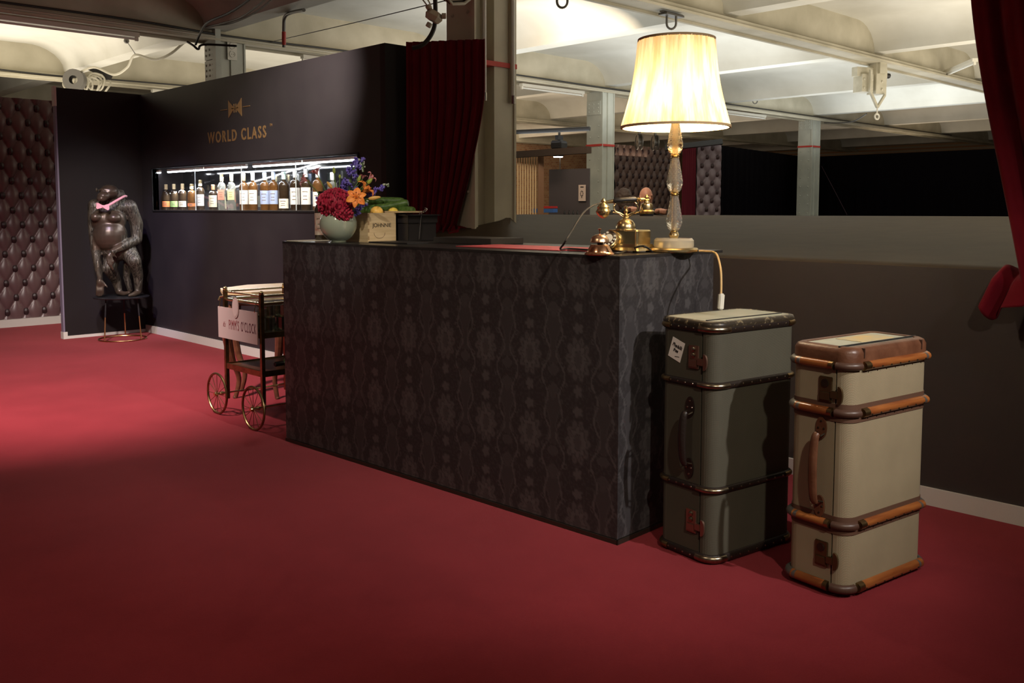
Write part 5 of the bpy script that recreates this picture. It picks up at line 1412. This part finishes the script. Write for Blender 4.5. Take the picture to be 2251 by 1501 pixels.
for (x, y, d, r, mt, lb_, nm) in ((828, 467, 5.04, .036, m_orangef, 'orange-yellow fruit on the crate, the left one', 'orange_fruit'), (864, 468, 5.13, .032, m_lemon, 'yellow lemon on the crate, right of the orange one', 'lemon')):
    p = q(x, y, d); b = MB().ball((0, 0, 0), (r, r, r * .97), 20).ball((r * .9, 0, .004), (.006, .006, .006), 8); tag(b.obj(nm, mt, None, loc=p), lb_, 'fruit')
# black gastronorm tub
bx0, by0 = 3.10, 4.02
tbn = thing('black_tub', 'black rectangular food tub with stepped rim, right of the crate', 'tub', (bx0, by0, CZ + .001), cang)
def shell(x0, x1, y0, y1, z0, z1, flare=.0, nm='tub_wall'):
    b = MB()
    for A_ in ((x0, y0, x1, y0 + .003), (x0, y1 - .003, x1, y1), (x0, y0, x0 + .003, y1), (x1 - .003, y0, x1, y1)): b.b3((A_[0], A_[1], z0), (A_[2], A_[3], z1))
    return b
m_tub = M('tub_plastic', (.022, .019, .020), .35)
ob = shell(0, .20, 0, .26, 0, .112); ob.b3((0, 0, 0), (.20, .26, .004)); ob.obj('tub_body', m_tub, tbn)
shell(-.006, .206, -.006, .266, .100, .142).obj('upper_step', m_tub, tbn)
rb = MB(); 
for A_ in ((-.022, -.022, .222, -.004), (-.022, .264, .222, .282), (-.022, -.022, -.004, .282), (.204, -.022, .222, .282)): rb.b3((A_[0], A_[1], .140), (A_[2], A_[3], .146))
rb.obj('rim', m_tub, tbn)
bd_ = MB().b3((0, 0, 0), (.17, .30, .009)).obj('thin_board', m_crate, None, loc=(3.055, 4.035, CZ + ch + .0005)); bd_.rotation_euler = (0, 0, cang); tag(bd_, 'thin pale wooden board bridging the crate and the black tub', 'board')
p = q(934, 471, 5.12)
tg = thing('ice_tongs', 'small shiny metal tongs sticking out of the black tub', 'tongs', (p.x, p.y, CZ + .150))
for s_ in (-1, 1):
    MB().tube(spline([(-.05, s_ * .010, -.138), (-.03, s_ * .008, .0), (-.005, s_ * .010, .012), (.010, s_ * .006, .026), (.002, 0, .032)], 5), .003, 6).obj('tong_arm', m_chrome, tg)
# brown bottle behind the vase
bottle('brown_bottle', 'dark brown bottle with vintage label standing behind the vase', 2.84, 4.475, CZ, .275, .036, g_dark, M('vintage_label', (.60, .55, .45), .6, col2=(.42, .20, .15), nscale=30), (.12, .56), m_black)
tag(MB().b3((0, 0, 0), (.21, .12, .004)).obj('paper_slip', m_paperw, None, loc=(2.66, 4.42, CZ + .0005)), 'white slip of paper at the left end of the counter', 'paper')

# ================================================================== PEOPLE LEANING ON THE FAR EDGE
def hand(mb, c, d, side, r=.008, curl=.5):
    """palm at c, pointing along d; fingers curl down"""
    c = Vector(c); d = Vector(d).normalized(); s = d.cross(Vector((0, 0, 1))).normalized() * side; dn = Vector((0, 0, -1))
    mb.ball(c + d * .015, (.040, .040, .020), 12)
    for i, (o, L) in enumerate(((-.030, .070), (-.010, .080), (.011, .075), (.030, .060))):
        p0 = c + s * o + d * .045; p1 = p0 + d * L * .45 + dn * L * .12; p2 = p1 + d * L * .10 + dn * L * .42; p3 = p2 - d * L * .22 + dn * L * .12
        limb(mb, [c + s * o * .7 + d * .01, p0, p1, p2, p3], [.012, .011, .0095, .009, .008], 8)
    limb(mb, [c - s * .030 - d * .01, c - s * .055 + d * .02, c - s * .048 + d * .055], [.013, .011, .009], 8)
def person(label, head, hr, elbows, hands, hair, bald, ground=0.0, face=0.0):
    H_ = Vector(head); t = thing('person', label, 'person', (H_.x, H_.y, 0))
    o = Vector((H_.x, H_.y, 0)); tow = (-fwh)
    bdy = MB(); h = H_ - o
    bdy.ball(h, (.078, .098, .118), 20, (0, 0, face)); 
    fd = Matrix.Rotation(face, 3, 'Z') @ Vector((0, -1, 0)); sd = Vector((fd.y, -fd.x, 0))
    bdy.ball(h + fd * .045 + Vector((0, 0, -.055)), (.055, .055, .06), 14); bdy.ball(h + fd * .105 + Vector((0, 0, -.02)), (.013, .018, .022), 8)
    for s in (-1, 1):
        bdy.ball(h + sd * s * .080 + Vector((0, 0, -.015)), (.010, .020, .032), 10); bdy.ball(h + fd * .09 + sd * s * .03 + Vector((0, 0, .018)), (.02, .012, .008), 8)
    limb(bdy, [h - fd * .02 + Vector((0, 0, -.08)), h - fd * .05 + Vector((0, 0, -.19))], [.055, .062], 12)
    sh = h - fd * .06 + Vector((0, 0, -.22)); rt_ = Vector((rtv.x, rtv.y, 0))
    cl = MB()
    cl.ball(sh, (.20, .13, .07), 18, (0, 0, -YAW)); cl.ball(sh - tow * .05 + Vector((0, 0, -.20)), (.19, .13, .22), 18, (0, 0, -YAW)); cl.ball(sh - tow * .10 + Vector((0, 0, -.45)), (.17, .13, .14), 16, (0, 0, -YAW))
    for s in (-1, 1):
        hp_ = sh - tow * .10 + rt_ * s * .09 + Vector((0, 0, -.5)); kn = Vector((hp_.x, hp_.y, .50)) + tow * .12; an = Vector((hp_.x, hp_.y, .06))
        limb(cl, [hp_, kn, an], [.095, .065, .05], 12); limb(cl, [an + Vector((0, 0, -.02)), an + tow * .14 + Vector((0, 0, -.025))], [.035, .03], 10)
    for s, e, hh in zip((-1, 1), elbows, hands):
        e = Vector(e) - o; hh = Vector(hh) - o; s0 = sh + rt_ * s * .18
        d = (hh - e).normalized(); mid = e.lerp(hh, .55)
        limb(cl, [s0, e, mid], [.065, .05, .042], 12)
        limb(bdy, [sh, s0, e, mid, hh - d * .03], [.03, .03, .03, .034, .026], 10); hand(bdy, hh, d, s)
    link_mesh(blob(bdy, .007, 3), 'skin', m_skin, t)
    c_ = link_mesh(blob(cl, .014, 4), 'clothing', m_blackcloth, t)
    if hair:
        hb = MB(); hb.ball(h + Vector((0, 0, .02)) - fd * .015, (.105, .118, .125), 18, (0, 0, face)); hb.ball(h - fd * .05 + Vector((0, 0, -.07)), (.10, .07, .11), 14, (0, 0, face))
        hm_ = blob(hb, .009, 2, disp=lambda c: .008 * noise.noise(Vector(c) * 30))
        # keep the face free
        bm = bmesh.new(); bm.from_mesh(hm_)
        kill = [f for f in bm.faces if (f.calc_center_median() - h).dot(fd) > .055 and (f.calc_center_median() - h).z < .055]
        bmesh.ops.delete(bm, geom=kill, context='FACES'); bm.to_mesh(hm_); bm.free()
        link_mesh(hm_, 'hair', m_hair, t)
    return t
hd = W(1420, 433, 11.3)
person('bald person in black leaning on the far edge, hands hanging over it', hd, .1, (W(1375, 462, 11.0), W(1432, 468, 11.0)), (W(1392, 458, 10.45), W(1454, 462, 10.45)), False, True, face=-YAW + .35)
hd = W(1370, 436, 12.6)
person('brown-haired person in black bending down left of the bald one', hd, .1, (W(1352, 478, 12.3), W(1392, 480, 12.3)), (W(1350, 480, 12.0), W(1380, 480, 12.0)), True, False, face=-YAW - 2.7)

# ================================================================== CEILING FITTINGS
def fixture(label, a, b, z, fl=True):
    a = Vector((a[0], a[1], z)); b = Vector((b[0], b[1], z)); t = thing('strip_light', label, 'light fitting', a)
    d = b - a; L = d.length; ang = math.atan2(d.y, d.x)
    h = MB().b3((0, -.035, 0), (L, .035, .045)).obj('housing', m_white, t); h.rotation_euler.z = ang
    h = MB().tube([(.04, 0, -.02), (L - .04, 0, -.02)], .013, 10).obj('tube', m_tube, t); h.rotation_euler.z = ang
    h = MB().box((.02, 0, -.015), (.03, .03, .05)).obj('tube_holder', m_white, t); h.rotation_euler.z = ang
    h = MB().box((L - .02, 0, -.015), (.03, .03, .05)).obj('tube_holder', m_white, t); h.rotation_euler.z = ang
    return t
def girder_pt(x, y, row): return onY(x, y, ROWS[row] - .12)
g2 = ROWS[2]
fixture('long switched-off strip light under the beam at the upper left', (2.0, g2 - .0), (4.15, g2), 3.125)
fixture('strip light above the black bar wall, beside the socket column', (6.15, g2), (7.4, g2), 3.125)
fixture('strip light right of the cream column, above the tufted partition', (9.9, g2), (11.3, g2), 3.125)
fixture('strip light behind the lamp shade\'s right side', (14.5, g2), (16.8, g2), 3.125)
fixture('strip light near the corner of the black walls, upper left', (6.2, ROWS[3]), (8.0, ROWS[3]), 3.125)
p0 = W(2058, 236, 14.0); p1 = W(2140, 229, 12.5)
t = fixture('strip light on the ceiling rib near the right curtain', (p0.x, p0.y), (p1.x, p1.y), 3.24)

def cable(label, pts, r=.008, mat=None, n=8, name='cable', parent=None):
    o = MB().tube(spline(pts, n), r, 6).obj(name, mat or m_cable, parent)
    return tag(o, label, 'cable') if parent is None else o
Y2 = g2 - .15
cable('black cable clipped along the middle beam above the bar wall', [(2.0, Y2, 3.26), (4.0, Y2, 3.27), (5.2, Y2, 3.24), (7.0, Y2, 3.26), (10.0, Y2, 3.255), (12.0, Y2 - .02, 3.24), (15.0, Y2, 3.26), (19.0, Y2, 3.255), (26.0, Y2, 3.26)], .012)
cable('light conduit running along the middle beam', [(2.0, Y2, 3.215), (8.0, Y2, 3.215), (14.0, Y2, 3.215), (28.0, Y2, 3.215)], .016, m_cablew)
Y3 = ROWS[3] - .15
cable('dark cable along the rear beam at the upper left', [(3.0, Y3, 3.26), (4.6, Y3, 3.22), (5.5, Y3, 3.24), (8.0, Y3, 3.26), (12, Y3, 3.25)], .012)
# swagged cables between rib and column
q = lambda x, y, d: W(x, y, d)
cable('double cable sagging from the ceiling hook to the socket column', [q(165, 165, 13.4), q(205, 148, 12.9), q(250, 164, 12.5), q(280, 148, 12.2), q(297, 121, 11.9), q(340, 131, 11.8), q(375, 118, 11.7), q(410, 90, 11.7), q(430, 88, 11.8)], .016, m_cablew)
cz_ = lambda x, y, z=3.16: onz(x, y, z)
cable('black cable looping from the column up to the nearest ceiling rib', [q(430, 98, 10.3), cz_(440, 74), cz_(456, 50), cz_(500, 30), cz_(530, 12), cz_(556, -8)], .013)
cable('grey cable beside the black one rising to the ceiling rib', [cz_(452, 60), cz_(486, 52), cz_(530, 38), cz_(570, 10), cz_(592, -10)], .011, m_steel)
cable('second grey cable just right of the other one on the ceiling rib', [cz_(470, 56), cz_(510, 50), cz_(560, 28), cz_(606, -8)], .009, m_steel)
cable('dark cable knot tail curling below the column clamp', [q(412, 92, 10.3), q(425, 100, 10.25), q(436, 108, 10.25), q(448, 98, 10.25), q(520, 101, 10.2)], .013)
cable('thin wire stretched from the column socket to the big cream column', [q(570, 98, 11.4), q(770, 52, 9.0), q(985, 0, 6.9)], .004)
p = q(297, 118, 11.9)
tag(MB().tube([p, q(278, 90, 11.7)], .006, 6).ball(q(278, 90, 11.7), .035, 10).obj('ceiling_hook', m_steel), 'small wire hook holding the sagging double cable', 'hook')
t = thing('conduit_bend', 'grey conduit bending down from ceiling to beam, right of the socket column', 'conduit', (0, 0, 0))
MB().tube(spline([q(668, 22, 9.2), q(640, 28, 9.6), q(626, 38, 9.75), q(624, 60, 9.8), q(624, 104, 9.85)], 6), .018, 10).obj('pipe', m_steel, t)
MB().tube([q(624, 70, 9.78), q(624, 98, 9.82)], .021, 10).obj('red_sleeve', m_tape, t)
# coil of hose and cable behind the left panel
ck = q(172, 182, 13.3)
t = thing('cable_coil', 'tangled coil of pale cable with a dark reel above the left panel', 'cable coil', ck)
rg = random.Random(9)
for i in range(7):
    c = Vector((rg.uniform(-.05, .45), 0, rg.uniform(-.05, .06))); rr_ = rg.uniform(.10, .16); tl = rg.uniform(-.4, .4)
    MB().tube([c + Matrix.Rotation(-YAW, 3, 'Z') @ Matrix.Rotation(tl, 3, 'X') @ Vector((rr_ * math.cos(a), .03 * math.sin(3 * a), rr_ * math.sin(a))) for a in [2 * PI * k / 28 for k in range(28)]], .014, 6, closed=True).obj('loop', m_cablew, t)
MB().lathe([(.06, -.05), (.15, -.05), (.15, .05), (.06, .05)], 20, Matrix.Translation((-.08, -.1, .02)) @ Matrix.Rotation(-YAW, 4, 'Z') @ Matrix.Rotation(PI / 2, 4, 'X')).obj('reel', m_steel, t)
MB().box((.25, .1, .22), (.55, .06, .07), (0, .45, -YAW)).obj('support_bar', m_blackr, t)

# hooks bolted under the beams
def uhook(label, P, s=1.0):
    t = thing('ceiling_bracket', label, 'bracket', P)
    MB().b3((-.14 * s, -.05, 0), (.14 * s, .05, .02)).b3((-.16 * s, -.02, .02), (.16 * s, .02, .035)).obj('clamp_plate', m_steel, t)
    pts = [(-.045 * s, 0, .01), (-.045 * s, 0, -.07 * s)] + [(.045 * s * math.cos(a), 0, -.07 * s - .05 * s * math.sin(a)) for a in [PI - PI * i / 8 for i in range(1, 8)]] + [(.045 * s, 0, -.07 * s), (.045 * s, 0, .01)]
    o = MB().tube(pts, .011 * s, 8).obj('u_bolt', m_steel, t); o.rotation_euler.z = -YAW
    return t
r1 = ROWS[1]
P = onz(1476, 36, 3.15); uhook('steel clamp with U hook under the near beam, above the lamp', P)
P = onz(1236, -14, 3.15); uhook('U hook hanging at the top edge, left of the lamp', P, 1.0)
P = onY(1660, 214, ROWS[2] - .2); uhook('small clamp with loop on the middle beam, right of the lamp', P, 1.0)
P = onY(1385, 172, ROWS[2] - .2); uhook('small clamp on the middle beam, just left of the lamp shade', P, .9)
# truss bracket with hanging eye
P = onz(1912, 150, 3.14)
tb_ = thing('rigging_bracket', 'cream riveted bracket with V strap and eye hook under the near beam', 'bracket', (P.x, P.y, 0), -.35)
m_cream = M('cream_steel', (.52, .49, .38), .5, col2=(.62, .59, .48), nscale=9)
MB().b3((-.26, -.05, 3.02), (.26, .05, 3.14)).obj('cross_plate', m_cream, tb_)
MB().b3((-.20, -.08, 2.82), (-.01, .08, 3.05)).obj('box_plate', m_cream, tb_)
MB().b3((.02, -.10, 2.80), (.20, .06, 3.29)).obj('post_plate', m_cream, tb_)
MB().b3((.04, -.14, 3.06), (.14, -.09, 3.29)).obj('upright_angle', m_cream, tb_)
MB().tube([(.20, 0, 3.06), (.34, 0, 3.06)], .035, 8).obj('bolt', m_black, tb_)
MB().tube([(-.10, -.12, 3.10), (-.10, -.12, 2.82), (.03, -.12, 2.62)], .022, 4).obj('strap', m_cream, tb_)
MB().tube([(.15, -.12, 2.80), (.15, -.12, 2.78), (.03, -.12, 2.62)], .020, 4).obj('strap', m_cream, tb_)
MB().tube([(.03, -.12, 2.62), (.03, -.12, 2.54)], .009, 8).tube([(.03 + .035 * math.cos(a), -.12, 2.50 + .035 * math.sin(a)) for a in [2 * PI * i / 16 for i in range(16)]], .012, 8, closed=True).obj('eye_hook', m_white, tb_)
rivets(tb_, [(x, -.081, z) for x in (-.17, -.04) for z in (2.87, 2.98)] + [(.12, -.101, z) for z in (2.86, 2.96, 3.2)], .018, m_cream, (0, -1, 0))
# socket hub hanging over the velvet curtain
cable('black cables running up from the curtain top to the ceiling', [q(906, 106, 5.9), q(930, 98, 5.9), q(950, 72, 5.9), q(957, 40, 5.9), q(956, -20, 5.9)], .014)
p = q(954, 36, 5.85)
t = thing('socket_hub', 'cream multi-socket hub hanging on cables above the velvet curtain', 'socket', p, -YAW)
MB().lathe([(0, -.035), (.045, -.03), (.058, 0), (.045, .03), (0, .035)], 6, Matrix.Rotation(.5, 4, 'Y')).obj('hub_body', m_girder, t)
for a in (0, 2.1, 4.2): MB().tube([(.05 * math.cos(a), -.01, .05 * math.sin(a)), (.075 * math.cos(a), -.012, .075 * math.sin(a))], .018, 8).obj('socket', m_girder, t)
for i, dx_ in enumerate((-14, -5)):
    cable('thin cream cable rising from the socket hub, %s' % ('left one' if i == 0 else 'right one'), [q(952 + dx_ * .3, 28, 5.85), q(950 + dx_, 8, 5.85), q(940 + dx_ * 1.6, -14, 5.85)], .005, m_cablew)
# bundle on the big column
b = thing('cable_bundle', 'bundle of cables wrapped round the top of the big cream column', 'cable bundle', q(1012, 6, 6.6))
for i in range(5):
    MB().tube([(x * (.9 + i * .06), 0 + .02 * i, z + i * .012) for x, z in ((-.18, .05), (-.08, -.02), (.04, .0), (.12, .05), (.10, .12))], .012, 6).obj('strand', m_cable if i % 2 else m_cablew, b)
# wires on the right hand beams
cable('black cable drooping between far columns right of the grey one', [q(1812, 270, 19.2), q(1870, 268, 18.5), q(1905, 250, 17.5)], .012)
